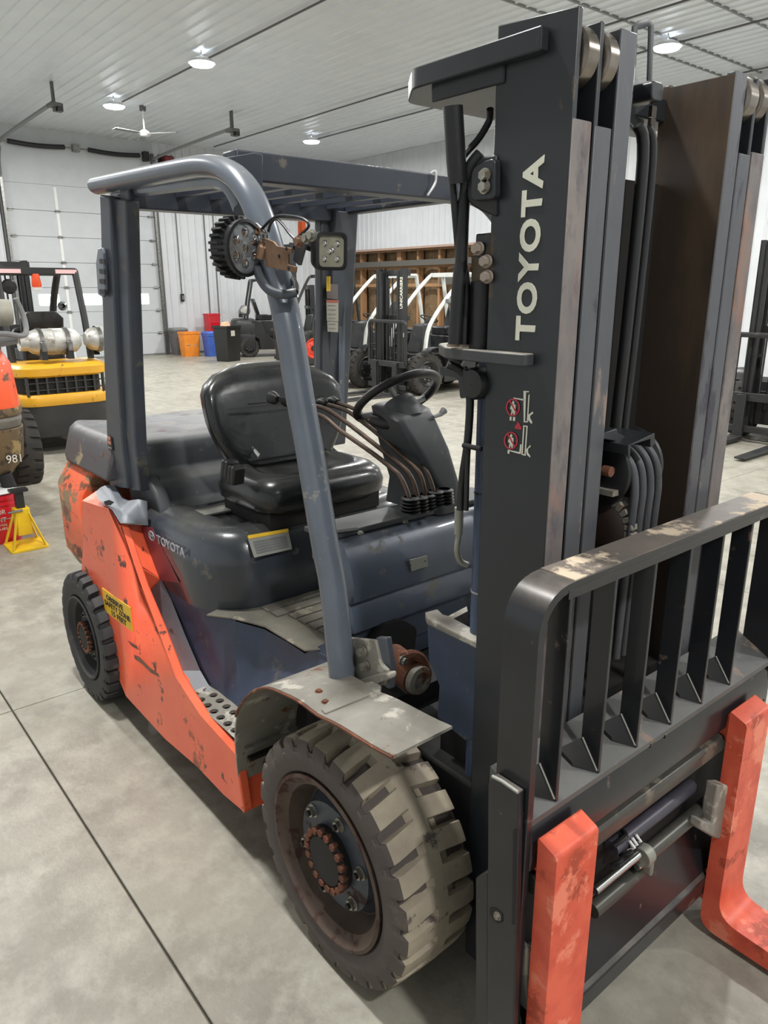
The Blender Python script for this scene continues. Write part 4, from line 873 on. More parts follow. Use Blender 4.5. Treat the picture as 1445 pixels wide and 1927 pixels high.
# lettering + pictograms on the outer rail
yo = .2665
A0, A1 = P(1010, 640, y=yo), P(1021, 296, y=yo)
o = P(1006, 641, y=yo); text('TOYOTA', 'lettering', M_dec, mast, Vector((P(1006, 641, y=yo).x, yo, P(985, 641, y=yo).z)), (0, 0, 1), (-1, 0, 0), .05, width=P(1000, 295, y=yo).z-P(985, 641, y=yo).z, bold=.035, sp=1.12)
def dec(pts, m=M_dec, y=.2672, name='pictogram', parent=mast): return MB().prism([P(u, v, y=y) for u, v in pts], (0, -.0006, 0)).build(name, m, parent, smooth=0)
K = lambda x, y: (940+x/12.84, 720+y/12.84)
def dk(pts, m=M_dec, y=.2672): return dec([K(*p) for p in pts], m, y)
def ringk(cx, cy, rx, ry, t):
    b = MB(); n = 28; o = []; i_ = []
    for k in range(n):
        a_ = 2*math.pi*k/n; o.append(P(*K(cx+math.cos(a_)*rx, cy+math.sin(a_)*ry), y=.267)); i_.append(P(*K(cx+math.cos(a_)*(rx-t), cy+math.sin(a_)*(ry-t)), y=.267))
    b.add(o+i_, [(k, (k+1) % n, n+(k+1) % n, n+k) for k in range(n)]); b.add([p+Vector((0, -.0006, 0)) for p in o+i_], [(k, (k+1) % n, n+(k+1) % n, n+k) for k in range(n)]); return b.build('pictogram_ring', M_red, mast, smooth=0)
for (cx, cy) in ((325, 600), (275, 1400)):
    ringk(cx, cy, 170, 215, 34)
    dk([(cx-95, cy-160), (cx-70, cy-175), (cx+110, cy+150), (cx+85, cy+165)], M_red, .2658)
    dk([(cx-25, cy-120), (cx+5, cy-165), (cx+38, cy-120), (cx+20, cy-75), (cx-15, cy-75)])
    dk([(cx-30, cy-70), (cx+60, cy-70), (cx+60, cy+20), (cx+40, cy+180), (cx+15, cy+180), (cx+0, cy+100), (cx-25, cy+180), (cx-50, cy+180), (cx-30, cy+60), (cx-70, cy+30), (cx-60, cy-10)])
    dk([(cx-75, cy+220), (cx-30, cy+225), (cx-40, cy+320), (cx-80, cy+310)]); 
    if cy < 1000: dk([(cx+5, cy+230), (cx+55, cy+230), (cx+45, cy+330), (cx-3, cy+320)])
dk([(360, 1100), (445, 940), (530, 1080), (520, 1140)], M_red)
for pp in ([(335, 360), (600, 400), (600, 440), (350, 385)], [(580, 200), (710, 205), (710, 232), (640, 232), (615, 950), (585, 950)], [(700, 300), (725, 280), (685, 960), (585, 960), (585, 935), (662, 935)], [(800, 700), (815, 740), (740, 800), (740, 860), (795, 960), (770, 1000), (690, 900), (680, 790)],
           [(575, 1030), (680, 1045), (630, 1770), (530, 1740), (530, 1715), (605, 1735), (650, 1070), (600, 1060), (560, 1715), (532, 1715)], [(745, 1505), (750, 1550), (690, 1600), (685, 1690), (740, 1770), (740, 1810), (660, 1740), (640, 1620)], [(500, 1490), (535, 1495), (515, 1720), (470, 1720), (250, 1655), (250, 1630), (480, 1680)]):
    dk(pp)
# interior: crosshead, handle, hoses, cylinder, sheaves
zi = lambda u, v, x: P(u, v, x=x)
cx_ = .33
b = MB(); ytop = [zi(1186, 235, cx_), zi(1236, 235, cx_)]
cc = zi(1212, 190, cx_)
b.prism([(cx_-.08, .45, zi(1200, 146, cx_).z), (cx_+.0, .45, zi(1200, 146, cx_).z), (cx_+.05, .50, zi(1215, 146, cx_).z), (cx_+.05, .57, zi(1215, 146, cx_).z), (cx_+.0, .63, zi(1240, 146, cx_).z), (cx_-.08, .82, zi(1240, 146, cx_).z)], (0, 0, -.105)); b.build('crosshead', M_mast, mast, bevel=.008, smooth=60)
lg = zi(1238, 168, .40)
MB().prism(rounded([lg+Vector((0, -.025, .014)), lg+Vector((0, .022, .014)), lg+Vector((0, .022, -.022)), lg+Vector((0, -.02, -.022))], .012), (-.06, 0, 0)).build('crosshead_lug', M_mast, mast, bevel=.003)
hp = [zi(1190, 150, .34), zi(1194, 52, .34), zi(1203, 47, .34), zi(1219, 42, .34), zi(1225, 50, .34), zi(1222, 152, .34)]
MB().tube(hp, .0035, 6, ry=.010, up=(1, 0, 0)).build('hose_guide', M_mast, mast)
MB().tube([(.30, .52, .5), (.30, .52, zi(1215, 190, .33).z)], .040, 20).build('free_lift_cylinder', M_mastin, mast, smooth=60)
for k, (y, r) in enumerate(((.475, .011), (.585, .013), (.62, .010))):
    MB().tube(smoothpath([(.40, y-.02, zi(1200, 235, .4).z), (.405, y, zi(1200, 300, .4).z), (.405, y-.004, 1.75), (.40, y-.01, 1.4), (.40, y-.012, .9)], 5), r, 10).build('mast_hose', M_black, mast, smooth=60)
for y in (.56, .66):
    b = MB()
    for k in range(52): b.obox((.37, y, .95+k*.024), (.008, .018, .0215), (0, 0, 0))
    b.build('lift_chain', M_mastin, mast, kind='stuff')
MB().box(.29, .30, .45, .82, .6, 2.05).build('mast_back_plate', M_dark, mast)
# carriage hose sheave: bracket, pulley, four hoses
bz = lambda u, v: P(u, v, x=.47)
b = MB(); b.prism([P(1182, 838, x=.50), P(1232, 815, x=.50), P(1232, 836, x=.50), P(1224, 842, x=.50), P(1224, 826, x=.50), P(1186, 838, x=.50), P(1186, 856, x=.50), P(1182, 856, x=.50)], (-.10, 0, 0)); b.build('hose_bracket', M_mast, mast, bevel=.001)
MB().prism([P(1135, 815, x=.46), P(1161, 806, x=.46), P(1163, 815, x=.46), P(1185, 826, x=.46), P(1185, 836, x=.46), P(1135, 826, x=.46)], (-.08, 0, 0)).build('hose_bracket', M_mast, mast, bevel=.002)
cS = P(1180, 880, x=.44); 
MB().lathe([(.001, .0), (.05, .0), (.085, .01), (.088, .018), (.07, .03), (.06, .05), (.06, .12), (.088, .14), (.088, .15), (.001, .15)], Vector((.385, cS.y-.05, cS.z-.01)), 'y', 36).build('hose_pulley', M_black, mast, smooth=50)
yb = P(1200, 900, x=.48).y
for k in range(4):
    y = P(1196+k*14, 905, x=.475).y; pts = [(.39, y-.004, P(1190+k*9, 838-k*5, x=.42).z), (.43, y-.002, P(1190+k*10, 848-k*4, x=.44).z), (.462, y, P(1200, 875, x=.46).z), (.475, y, P(1205, 920, x=.47).z), (.475, y-.002, P(1205, 980, x=.47).z), (.47, y-.004, .95)]
    MB().tube(smoothpath(pts, 5), .0098, 10).build('carriage_hose', mat('hose_grey', (74, 76, 80), .5, 0, (60, 61, 64), sc=10), mast, smooth=70)
cS = P(1132, 1000, x=.42)
MB().lathe([(.001, -.012), (.03, -.012), (.06, -.006), (.066, 0), (.066, .02), (.001, .024)], Vector((.40, P(1130, 1000, x=.40).y, cS.z)), 'y', 30).build('chain_sheave', mat('dark_rust', (46, 34, 30), .6), mast, smooth=40)
for k in range(13):
    b = MB(); a_ = 1.9-k*.24; y = P(1130, 1000, x=.40).y+.008
    b.obox((.40+math.cos(a_)*.074, y, cS.z+math.sin(a_)*.074), (.024, .024, .015), (0, -a_, 0)); b.build('chain_link', M_dirtm, mast, bevel=.003)
MB().box(.36, .45, P(1135, 880, x=.42).y, P(1158, 880, x=.42).y, P(1150, 925, x=.42).z, P(1150, 915, x=.42).z).build('chain_anchor', M_dirtm, mast)
MB().cyl(P(1136, 885, x=.44), P(1136, 885, x=.44)+Vector((.02, 0, 0)), .012, 12).build('anchor_nut', M_rust, mast)
MB().box(.30, .45, .45, .82, .35, .85).build('carriage_back', M_dark, mast)
# ------------------------------------------------------------------ carriage, load backrest, forks
M_lbr = mat('backrest_black', (30, 32, 36), .3, .1, (40, 42, 46), sc=5, wear=((110, 96, 88), .2, 9, .5), dust=((140, 132, 124), .9), coat=.15)
M_lbrt = mat('backrest_top', (126, 116, 108), .5, .1, (98, 94, 90), sc=6, wear=((214, 196, 172), .46, 4, .7), bump=.12)
car = empty('carriage', (.55, .62, .1), None, None); setp(car, lift); WP[car.name] = Vector((.55, .62, .1))
y0, y1, xa, xb = .084, 1.16, .515, .60
zt = P(1066, 1112, x=xb).z
# frame: flat bar bent over both corners
def fpath(x):
    return rounded([(x, y0, .80), (x, y0, zt+.012), (x, y1, zt+.012), (x, y1, .80)], [0, .10, .10, 0], 8)
oF, oB = fpath(xb), fpath(xa)
iF = [Vector((p.x, min(max(p.y, y0+.02), y1-.02), min(p.z, zt-.002))) for p in oF]
def inset(x): return rounded([(x, y0+.017, .80), (x, y0+.017, zt-.005), (x, y1-.017, zt-.005), (x, y1-.017, .80)], [0, .085, .085, 0], 8)
iF, iB = inset(xb), inset(xa)
n = len(oF); b = MB(); fs = []
for i in range(n-1): fs += [(i, i+1, n+i+1, n+i), (2*n+i, 2*n+i+1, 3*n+i+1, 3*n+i), (i, i+1, 2*n+i+1, 2*n+i), (n+i, n+i+1, 3*n+i+1, 3*n+i)]
fs += [(0, n, 3*n, 2*n), (n-1, 2*n-1, 4*n-1, 3*n-1)]
b.add(oF+oB+iF+iB, fs); b.build('backrest_frame', M_lbr, car, smooth=50)
# worn top surface plate
MB().box(xa+.002, xb-.002, y0+.10, y1-.10, zt+.011, zt+.0145).build('frame_top_wear', M_lbrt, car)
MB().prism([(xb-.02, .165, zt-.02), (xb+.001, .165, zt-.02), (xb+.001, y1-.09, zt-.02), (xb-.02, y1-.09, zt-.02)], (0, 0, .018)).build('slat_head_bar', M_lbr, car)
# lower sloping tray of the backrest and slats
zl = .795
for k in range(6):
    y = .182+k*.1465
    MB().box(xa+.032, xb-.004, y-.005, y+.005, zl, zt).build('slat', M_lbr, car, bevel=.0015)
    g_ = [(xb-.006, y-.005, zl+.010), (xa+.034, y-.005, zl+.072), (xa+.012, y-.055, zl+.055), (xb-.04, y-.05, zl+.034)]
    b = MB(); b.add(g_+[(x, yy, z-.012) for x, yy, z in g_], [(0, 1, 2, 3), (4, 5, 6, 7), (0, 1, 5, 4), (1, 2, 6, 5), (2, 3, 7, 6), (3, 0, 4, 7)]); b.build('slat_gusset', M_dark, car)
    MB().tube([(xb-.006, y-.006, zl+.012), (xa+.036, y-.006, zl+.074)], .0022, 6).build('weld_bead', M_label, car)
MB().prism([(xa-.03, y0+.015, zl-.03), (xb, y0+.015, zl-.012), (xb, y0+.015, zl+.002), (xa-.03, y0+.015, zl+.066)], (0, y1-y0-.03, 0)).build('backrest_sill', mat('sill_dusty', (96, 96, 94), .5, .1, (80, 80, 80), sc=6, wear=((130, 112, 100), .3, 8, .6)), car)
# side plates of the backrest down to the fork bar
for (ys, s) in ((y0, 1), (y1, -1)):
    MB().box(xa, xb, min(ys, ys+s*.017), max(ys, ys+s*.017), .06, .80).build('side_plate', M_lbr, car, bevel=.002)
mp1 = [P(918, 1475, y=.066), P(927, 1460, y=.066), P(976, 1492, y=.066), P(966, 1927, y=.066), P(960, 1990, y=.066), P(915, 1990, y=.066)]
MB().prism(mp1, (0, .017, 0)).build('mounting_plate', M_lbr, car, bevel=.003)
MB().tube([P(927, 1461, y=.064), P(945, 1470, y=.064), P(975, 1491, y=.064)], .004, 6).build('weld_bead', M_label, car)
MB().prism([P(894, 1652, y=.075), P(918, 1640, y=.075), P(918, 1990, y=.075), P(894, 1990, y=.075)], (0, .06, 0)).build('carriage_end', M_lbr, car, bevel=.004)
MB().prism(rounded([P(u, v, y=.0655) for u, v in ((922, 1708), (932, 1708), (946, 1720), (946, 1736), (936, 1738), (922, 1722))], .005), (0, -.0008, 0)).build('bolt_slot', M_dark, car)
MB().hexbolt(P(937, 1723, y=.065), .007, -.007, 'y').build('plate_bolt', M_bolt, car)
sl_ = [P(966, 1560, y=.0655), P(973, 1560, y=.0655), P(970, 1740, y=.0655), P(963, 1740, y=.0655)]
MB().prism(sl_, (0, -.0006, 0)).build('plate_slot', M_dark, car)
# fork bars
XF_ = .585
def bar(zA, zB, xA, xB_, name, m, ya=.12, yb_=1.14, **k): return MB().prism([(xA, ya, zA), (xB_, ya, zA), (xB_, ya, zB), (xA, ya, zB)], (0, yb_-ya, 0)).build(name, m, car, **k)
z1, z2, z3, z4 = P(1125, 1562, x=.6).z, P(1010, 1560, x=.6).z, .605, .19
# upper fork bar: rounded hook section
pr = [(.52, .655), (.575, .655), (.60, .67), (.602, .70), (.598, .76), (.585, .785), (.56, .79), (.52, .79)]
b = MB(); b.loft([[(x, y, z) for x, z in pr] for y in (.10, 1.15)]); b.build('upper_fork_bar', M_lbr, car, bevel=.004, smooth=50)
for k in range(4): MB().obox((.587+.004*(k % 2), .505+k*.03, .786), (.02, .018, .008+.004*(k % 2)), (.1*k, .2, .1*k)).build('bar_notch', M_lbr, car)
pr = [(.54, .60), (.60, .60), (.603, .606), (.603, .640), (.597, .648), (.54, .655)]
b = MB(); b.loft([[(x, y, z) for x, z in pr] for y in (.12, 1.14)]); b.build('shifter_bar', mat('bar_olive', (84, 82, 76), .35, .3, (70, 68, 64), sc=9, wear=((120, 112, 100), .3, 8, .5)), car, bevel=.002)
pr = [(.50, .11), (.59, .11), (.61, .13), (.612, .19), (.60, .20), (.575, .29), (.56, .36), (.50, .36)]
b = MB(); b.loft([[(x, y, z) for x, z in pr] for y in (.12, 1.14)]); b.build('lower_fork_bar', M_lbr, car, bevel=.004, smooth=30)
MB().box(.50, .53, .12, 1.14, .2, .78).build('carriage_plate', M_dark, car)
# side-shift cylinder, chrome rods
rz1 = P(1190, 1650, x=.60).z
def rodp(u0, v0, u1, v1, x, r, name, m, n=16):
    a_, c_ = P(u0, v0, x=x), P(u1, v1, x=x); z = (a_.z+c_.z)/2; return MB().cyl((x, min(a_.y, c_.y), z), (x, max(a_.y, c_.y), z), r, n).build(name, m, car)
rodp(1120, 1668, 1200, 1618, .60, .0095, 'shift_rod', M_chrome); rodp(1200, 1618, 1345, 1520, .60, .0085, 'shift_rod', M_chrome)
rodp(1215, 1602, 1345, 1505, .59, .020, 'shift_cylinder', mat('bar_olive', (84, 82, 76), .35, .3))
rodp(1115, 1705, 1200, 1648, .585, .019, 'shift_cylinder', mat('bar_olive', (84, 82, 76), .35, .3))
rodp(1150, 1598, 1300, 1478, .555, .020, 'shift_cylinder', mat('cyl_violet', (84, 82, 92), .4, .2, (66, 64, 72), sc=14))
cl = P(1213, 1608, x=.60)
MB().cyl(cl+Vector((0, -.018, 0)), cl+Vector((0, .012, 0)), .026, 18).build('cylinder_gland', mat('fitting_grey', (150, 150, 140), .5, .4), car, bevel=.002)
MB().obox(cl+Vector((.0, .012, -.03)), (.04, .014, .06), (0, 0, 0)).build('gland_flange', mat('fitting_grey', (150, 150, 140), .5, .4), car, bevel=.006)
for u, v in ((1155, 1590), (1170, 1615), (1150, 1632), (1185, 1600)):
    p = P(u, v, x=.575); MB().tube(smoothpath([p, p+Vector((.01, .02, .012)), p+Vector((0, .05, .0)), p+Vector((-.02, .07, -.01))], 4), .007, 8).build('shift_hose', M_black, car)
for u, v in ((1183, 1592), (1195, 1580), (1188, 1586)): MB().tube([P(u, v, x=.575)+Vector((0, .0, .016)), P(u, v, x=.575)+Vector((.012, .006, 0)), P(u, v, x=.575)+Vector((0, .0, -.014))], .004, 6).build('hose_clip', M_white, car)
# lugs (grey worn castings) next to forks
pg = [P(1352, 1478, x=.635), P(1368, 1478, x=.635), P(1384, 1487, x=.635), P(1378, 1575, x=.635), P(1368, 1583, x=.635), P(1345, 1578, x=.635), P(1318, 1562, x=.635), P(1322, 1545, x=.635), P(1340, 1550, x=.635), P(1345, 1515, x=.635)]
MB().prism(pg, (-.035, 0, 0)).build('shift_lug', M_dirtm, car, bevel=.005)
pg = [P(992, 1775, x=.60), P(1022, 1800, x=.60), P(1018, 1840, x=.60), P(1010, 1850, x=.60), P(1013, 1885, x=.60), P(1005, 1908, x=.60), P(995, 1905, x=.60), P(990, 1850, x=.60)]
MB().prism(pg, (-.03, 0, 0)).build('shift_lug', M_dirtm, car, bevel=.005)
# forks
def fork(ya, yb_, zt_, name='fork'):
    xf0, xf1 = .612, .66
    prof = rounded([(xf0, 0, zt_-.0), (xf1, 0, zt_-.02), (xf1, 0, .085), (xf1+1.05, 0, .040), (xf1+1.07, 0, .028), (xf1+1.05, 0, .022), (xf0, 0, .022)], [.004, .01, .06, .01, .004, .004, .05], 6)
    b = MB(); b.prism([Vector((p.x, ya, p.z)) for p in prof], (0, yb_-ya, 0)); f = b.build(name, M_ork, lift, bevel=.004)
    MB().box(.58, xf0+.01, ya+.015, yb_-.015, zt_-.10, zt_-.02).build('fork_hook', M_ork, f, bevel=.004)
    MB().box(.58, xf0+.01, ya+.015, yb_-.015, .10, .20).build('fork_hook', M_ork, f, bevel=.004)
    return f
yfa, yfb = P(1047, 1632, x=.66).y, P(1127, 1562, x=.66).y
print('fork y', yfa, yfb, P(1047, 1632, x=.66).z, P(1127, 1562, x=.66).z)
fork(yfa, yfb, P(1090, 1590, x=.66).z+.025)
ya2 = P(1405, 1372, x=.66).y; fork(ya2, ya2+(yfb-yfa), P(1405, 1372, x=.66).z+.03)
# ------------------------------------------------------------------ background forklifts (built facing +x, origin under the front axle)
M_blk = mat('bg_black', (38, 40, 42), .4, .1, (48, 48, 48), sc=4, wear=((74, 70, 66), .2, 6, .6))
M_tyrebg = mat('bg_tyre', (44, 43, 42), .8, 0, (62, 58, 52), sc=7, bump=.1)
M_alu = mat('aluminium', (206, 206, 202), .42, .45, (170, 168, 160), sc=8, wear=((150, 140, 126), .25, 10, .5))
M_wht = mat('bg_white', (224, 228, 222), .4, 0, (206, 208, 202), sc=5)
M_yelp = mat('yellow_paint', (236, 176, 44), .35, 0, (226, 164, 40), sc=3, wear=((120, 90, 50), .2, 9, .6), coat=.3)
M_gridk = mat('grille_grey', (60, 60, 58), .5, .2)
def bgwheel(root, c, R, W, side, rim):
    cx, cy, cz = c; g = -side
    r = empty('wheel', c, None, None); setp(r, root); WP[r.name] = Vector(c)
    tyre(c, R, W, R*.6, [M_tyrebg, M_tyrebg], 'tyre', side, lugs=22, parent=r, depth=.02)
    MB().lathe([(R*.6, .01*g), (R*.56, .0), (R*.5, .03*g), (R*.42, .06*g), (R*.3, .035*g), (.001, .035*g)], c, 'y', 28).build('rim', rim, r)
    for k in range(7):
        a = k*.9; p = Vector(c)+Vector((math.cos(a)*R*.3, .035*g, math.sin(a)*R*.3)); MB().tube([p, p-Vector((0, .02*g, 0))], .014, 6).build('lug_nut', M_bolt, r)
    MB().cyl(Vector(c)+Vector((0, .04*g, 0)), Vector(c)+Vector((0, -.01*g, 0)), R*.16, 16).build('hub', M_blk, r)
def truck(label, body, guard, rimm=None, cw=None, hg=2.12, hm=2.2, text_=None, frontleg=.62, rear=1.95, R=.35, wid=.60, mast_=True, grille=False, strobe=False):
    r = empty('forklift', (0, 0, 0), label, 'forklift'); rimm = rimm or M_blk; cw = cw or body
    for s in (-1, 1):
        bgwheel(r, (0, s*wid, R), R, .22, s, rimm); bgwheel(r, (-rear+.45, s*(wid-.04), .27), .27, .17, s, rimm)
        y = s*(wid-.03)
        pr = [(-rear+.75, .22), (-.42, .2), (-.40, .42), (-.85, .48), (-1.05, .72), (-1.15, .98), (-rear+.55, 1.02), (-rear+.5, .62), (-rear+.72, .5)]
        MB().prism([(x, y, z) for x, z in pr], (0, -s*.05, 0)).build('side_panel', body, r, bevel=.012)
        MB().tube(smoothpath([(.12, y, .70), (.02, y, .80), (-.15, y, .83), (-.30, y, .78), (-.42, y, .62), (-.45, y, .42)], 3), .012, 6, ry=.11, up=None).build('fender', M_blk, r)
        legb = (-.02, s*(wid-.12), .80); zt = hg-.04
        MB().tube(smoothpath([legb, (-.13, s*(wid-.13), 1.2), (-frontleg*.55, s*(wid-.13), 1.65), (-frontleg, s*(wid-.13), zt-.06), (-frontleg-.12, s*(wid-.13), zt)], 5), .03, 8, ry=.045).build('front_leg', guard, r)
        MB().tube([(-frontleg-.1, s*(wid-.13), zt), (-rear+.62, s*(wid-.13), zt)], .03, 8, ry=.035).build('roof_rail', guard, r)
        MB().tube([(-rear+.62, s*(wid-.13), zt), (-rear+.50, s*(wid-.12), 1.5), (-rear+.42, s*(wid-.12), 1.0)], .032, 8, ry=.04).build('rear_leg', guard, r)
    for x in (-frontleg-.1, -rear+.64):
        MB().box(x-.04, x+.04, -wid+.12, wid-.12, hg-.09, hg-.01).build('roof_beam', guard, r, bevel=.008)
    for k in range(6):
        y = -wid+.22+k*(2*wid-.44)/5; MB().box(-rear+.66, -frontleg-.12, y-.012, y+.012, hg-.06, hg-.03).build('roof_bar', guard, r)
    MB().box(-rear+.6, .25, -.42, .42, .2, .6).box(-.5, .1, -.5, .5, .45, .70).build('chassis', M_dark, r)
    xr = -rear
    def cl(z, i): return rounded([(xr+.62, -wid+.02+i, z), (xr+i, -wid+.08+i, z), (xr+i, wid-.08-i, z), (xr+.62, wid-.02-i, z)], [.01, .24, .24, .01], 6)
    MB().loft([cl(.20, .03), cl(.30, 0), cl(.60, 0), cl(.64, .01)]).build('counterweight_base', cw, r, bevel=.01)
    if grille:
        MB().loft([cl(.56, -.012), cl(.58, -.02), cl(.66, -.02), cl(.69, -.004)]).build('lower_bumper_band', body, r, bevel=.01)
        MB().loft([cl(.66, .05), cl(.90, .05)]).build('grille_core', M_dark, r)
        for k in range(9):
            y = -wid+.14+k*(2*wid-.28)/8; MB().box(xr+.02, xr+.06, y-.012, y+.012, .68, .9).build('grille_bar', M_gridk, r)
        for z in (.74, .82): MB().box(xr+.025, xr+.055, -wid+.12, wid-.12, z-.006, z+.006).build('grille_bar', M_gridk, r)
        MB().loft([cl(.88, .0), cl(.90, -.025), cl(.98, -.025), cl(1.02, .01), cl(1.03, .05)]).build('counterweight_top', body, r, bevel=.01)
    else: MB().loft([cl(.64, .01), cl(.9, .0), cl(1.0, .03), cl(1.04, .08)]).build('counterweight_top', body, r, bevel=.01)
    MB().loft([rounded([(-rear+.6, -.44, z), (-.75, -.44, z), (-.75, .44, z), (-rear+.6, .44, z)], .05, 3) for z in (.55, .95, 1.0)]).build('hood', M_blk, r, bevel=.02)
    MB().loft([rounded([(-1.25, -.24, z), (-.8, -.24, z), (-.8, .24, z), (-1.25, .24, z)], .08, 4) for z in (1.0, 1.12, 1.15)]).build('seat_cushion', M_seat, r, bevel=.02)
    MB().loft([rounded([(-1.22-.3*(z-1.1), -w_, z), (-1.12-.3*(z-1.1), -w_, z), (-1.12-.3*(z-1.1), w_, z), (-1.22-.3*(z-1.1), w_, z)], .04, 3) for z, w_ in ((1.1, .2), (1.2, .24), (1.5, .24), (1.58, .16))]).build('seat_back', M_seat, r, bevel=.01)
    MB().loft([[(-.18, -.2, .7), (-.18, .2, .7), (-.45, .2, .7), (-.45, -.2, .7)], [(-.28, -.14, 1.2), (-.28, .14, 1.2), (-.45, .14, 1.22), (-.45, -.14, 1.22)]]).build('dashboard', M_blk, r, bevel=.02)
    wc_ = Vector((-.55, 0, 1.3)); n_ = Vector((-.4, 0, .9)).normalized(); e1 = Vector((0, 1, 0)); e2 = n_.cross(e1)
    MB().tube([wc_+(e1*math.cos(t)+e2*math.sin(t))*.16 for t in [k*math.pi/12 for k in range(24)]], .012, 6, closed=True).build('steering_wheel', M_black, r)
    MB().tube([wc_, (-.38, 0, 1.15)], .03, 8).build('steering_column', M_blk, r)
    for s in (-1, 1):
        MB().lathe([(.001, .05), (.04, .045), (.055, 0), (.06, -.03), (.03, -.06)], (-frontleg*.5, s*(wid-.02), 1.62), 'x', 16).build('headlamp', M_lens, r)
    if mast_:
        for s in (-1, 1):
            for (yy, d) in ((.34, 0), (.27, .01)):
                b = MB(); b.box(.42-.14, .42, s*yy-.006, s*yy+.006, .08, hm-d*4); b.box(.40, .42, min(s*yy, s*(yy-.055)), max(s*yy, s*(yy-.055)), .08, hm-d*4); b.box(.28, .30, min(s*yy, s*(yy-.055)), max(s*yy, s*(yy-.055)), .08, hm-d*4)
                b.build('mast_rail', M_blk, r)
            MB().cyl((.26, s*.24, .2), (.26, s*.24, hm-.1), .03, 12).build('lift_cylinder', M_black, r)
            MB().tube([(.22, s*.32, .62), (-.35, s*.32, .5)], .03, 10).build('tilt_cylinder', M_alu, r)
        MB().box(.22, .28, -.35, .35, hm-.12, hm-.02).build('mast_tie', M_blk, r); MB().box(.22, .28, -.35, .35, 1.3, 1.38).build('mast_tie', M_blk, r)
        for y in (-.06, .04): MB().tube([(.36, y, .4), (.36, y, hm-.15)], .012, 6).build('hose', M_black, r)
        b = MB()
        MB().box(.44, .50, -.5, .5, .12, .20).build('lower_fork_bar', M_blk, r, bevel=.006); MB().box(.44, .50, -.5, .5, .50, .60).build('upper_fork_bar', M_blk, r, bevel=.006)
        fr_ = [(.46, -.5, .55), (.46, -.5, 1.28), (.46, .5, 1.28), (.46, .5, .55)]
        MB().tube(rounded(fr_, [0, .08, .08, 0], 5), .022, 6, ry=.035).build('load_backrest', M_blk, r)
        for k in range(9): y = -.42+k*.105; MB().box(.45, .47, y-.008, y+.008, .6, 1.27).build('slat', M_blk, r)
        for y in (-.28, .28):
            MB().prism([(.50, y-.06, .58), (.54, y-.06, .58), (.54, y-.06, .07), (1.6, y-.06, .045), (1.6, y-.06, .025), (.50, y-.06, .025)], (0, .12, 0)).build('fork', M_blk, r, bevel=.004)
        if text_:
            text(text_, 'lettering', M_dec, r, (.40, .3475, 1.50), (0, 0, 1), (1, 0, 0), .06, width=.52, bold=.02)
            text(text_, 'lettering', M_dec, r, (.30, -.3475, 1.50), (0, 0, 1), (-1, 0, 0), .06, width=.52, bold=.02)
            MB().box(.32, .40, .346, .348, 1.02, 1.09).build('sticker', M_labelw, r)
    if strobe:
        MB().lathe([(.045, -.15), (.055, -.13), (.04, 0), (.03, .0), (.001, .0)], (xr+.62, .02, hg-.08), 'z', 14).build('strobe_lens', mat('strobe', (236, 84, 40), .3, coat=.5), r)
        MB().lathe([(.001, -.19), (.05, -.185), (.055, -.15), (.001, -.148)], (xr+.62, .02, hg-.08), 'z', 14).build('strobe_base', M_white, r)
        for y in (-.32, .3): MB().box(xr+.585, xr+.60, y-.12, y+.12, hg-.075, hg-.03).build('tail_light', mat('tail_pink', (238, 196, 196), .3), r)
        MB().lathe([(.001, 0), (.07, .01), (.085, .03), (.001, .035)], (xr+.66, .3, hg-.22), 'x', 14).build('mirror', M_black, r)
    return r
def place(r, x, y, deg, z=0):
    r.location = (x, y, z); r.rotation_euler = (0, 0, math.radians(deg)); return r
def tank(x, y, z, L, R_, rot, label, m=M_alu, strap=True):
    r = empty('propane_tank', (0, 0, 0), label, 'gas tank')
    MB().lathe([(.001, -L/2+.02), (R_*.5, -L/2+.03), (R_*.55, -L/2-.03), (R_*.62, -L/2-.04), (R_*.64, -L/2+.05), (R_*.85, -L/2+.09), (R_, -L/2+.16), (R_, -.02), (R_*1.02, -.015), (R_*1.02, .015), (R_, .02), (R_, L/2-.14), (R_*.85, L/2-.05), (R_*.5, L/2), (.001, L/2)], (0, 0, 0), 'y', 30).build('shell', m, r, smooth=35)
    if strap:
        for yy in (-L*.22, L*.24):
            MB().lathe([(R_+.004, yy-.022), (R_+.009, yy-.022), (R_+.009, yy+.022), (R_+.004, yy+.022)], (0, 0, 0), 'y', 28).build('strap', M_steel, r)
            MB().box(R_-.01, R_+.03, yy-.03, yy+.03, -.10, .01).build('buckle', M_steel, r, bevel=.01)
            MB().prism([(R_*.3, yy-.03, -R_-.045), (R_+.03, yy-.03, -R_-.045), (R_+.02, yy-.03, -R_*.4), (R_*.8, yy-.03, -R_*.55)], (0, .06, 0)).build('cradle', M_black, r)
    MB().cyl((0, -L/2+.04, .03), (0, -L/2-.03, .03), .022, 10).build('valve', mat('brass', (190, 150, 70), .3, .9), r)
    r.location = (x, y, z); r.rotation_euler = (0, 0, rot); return r
# yellow truck seen from behind
ty = truck('yellow forklift seen from behind with a dark grille and two tanks on its counterweight', M_yelp, M_blk, cw=mat('cw_black', (46, 47, 48), .6, 0, (56, 55, 53), sc=5), hg=2.08, rear=1.95, wid=.56, grille=True, strobe=True)
place(ty, -9.45, 1.72, 180)
tank(-7.68, 1.66, 1.26, .62, .145, 0, 'silver propane tank strapped across the yellow forklift, left one of the pair')
tank(-7.66, 2.30, 1.27, .55, .14, math.pi, 'silver propane tank strapped across the yellow forklift, right one of the pair')
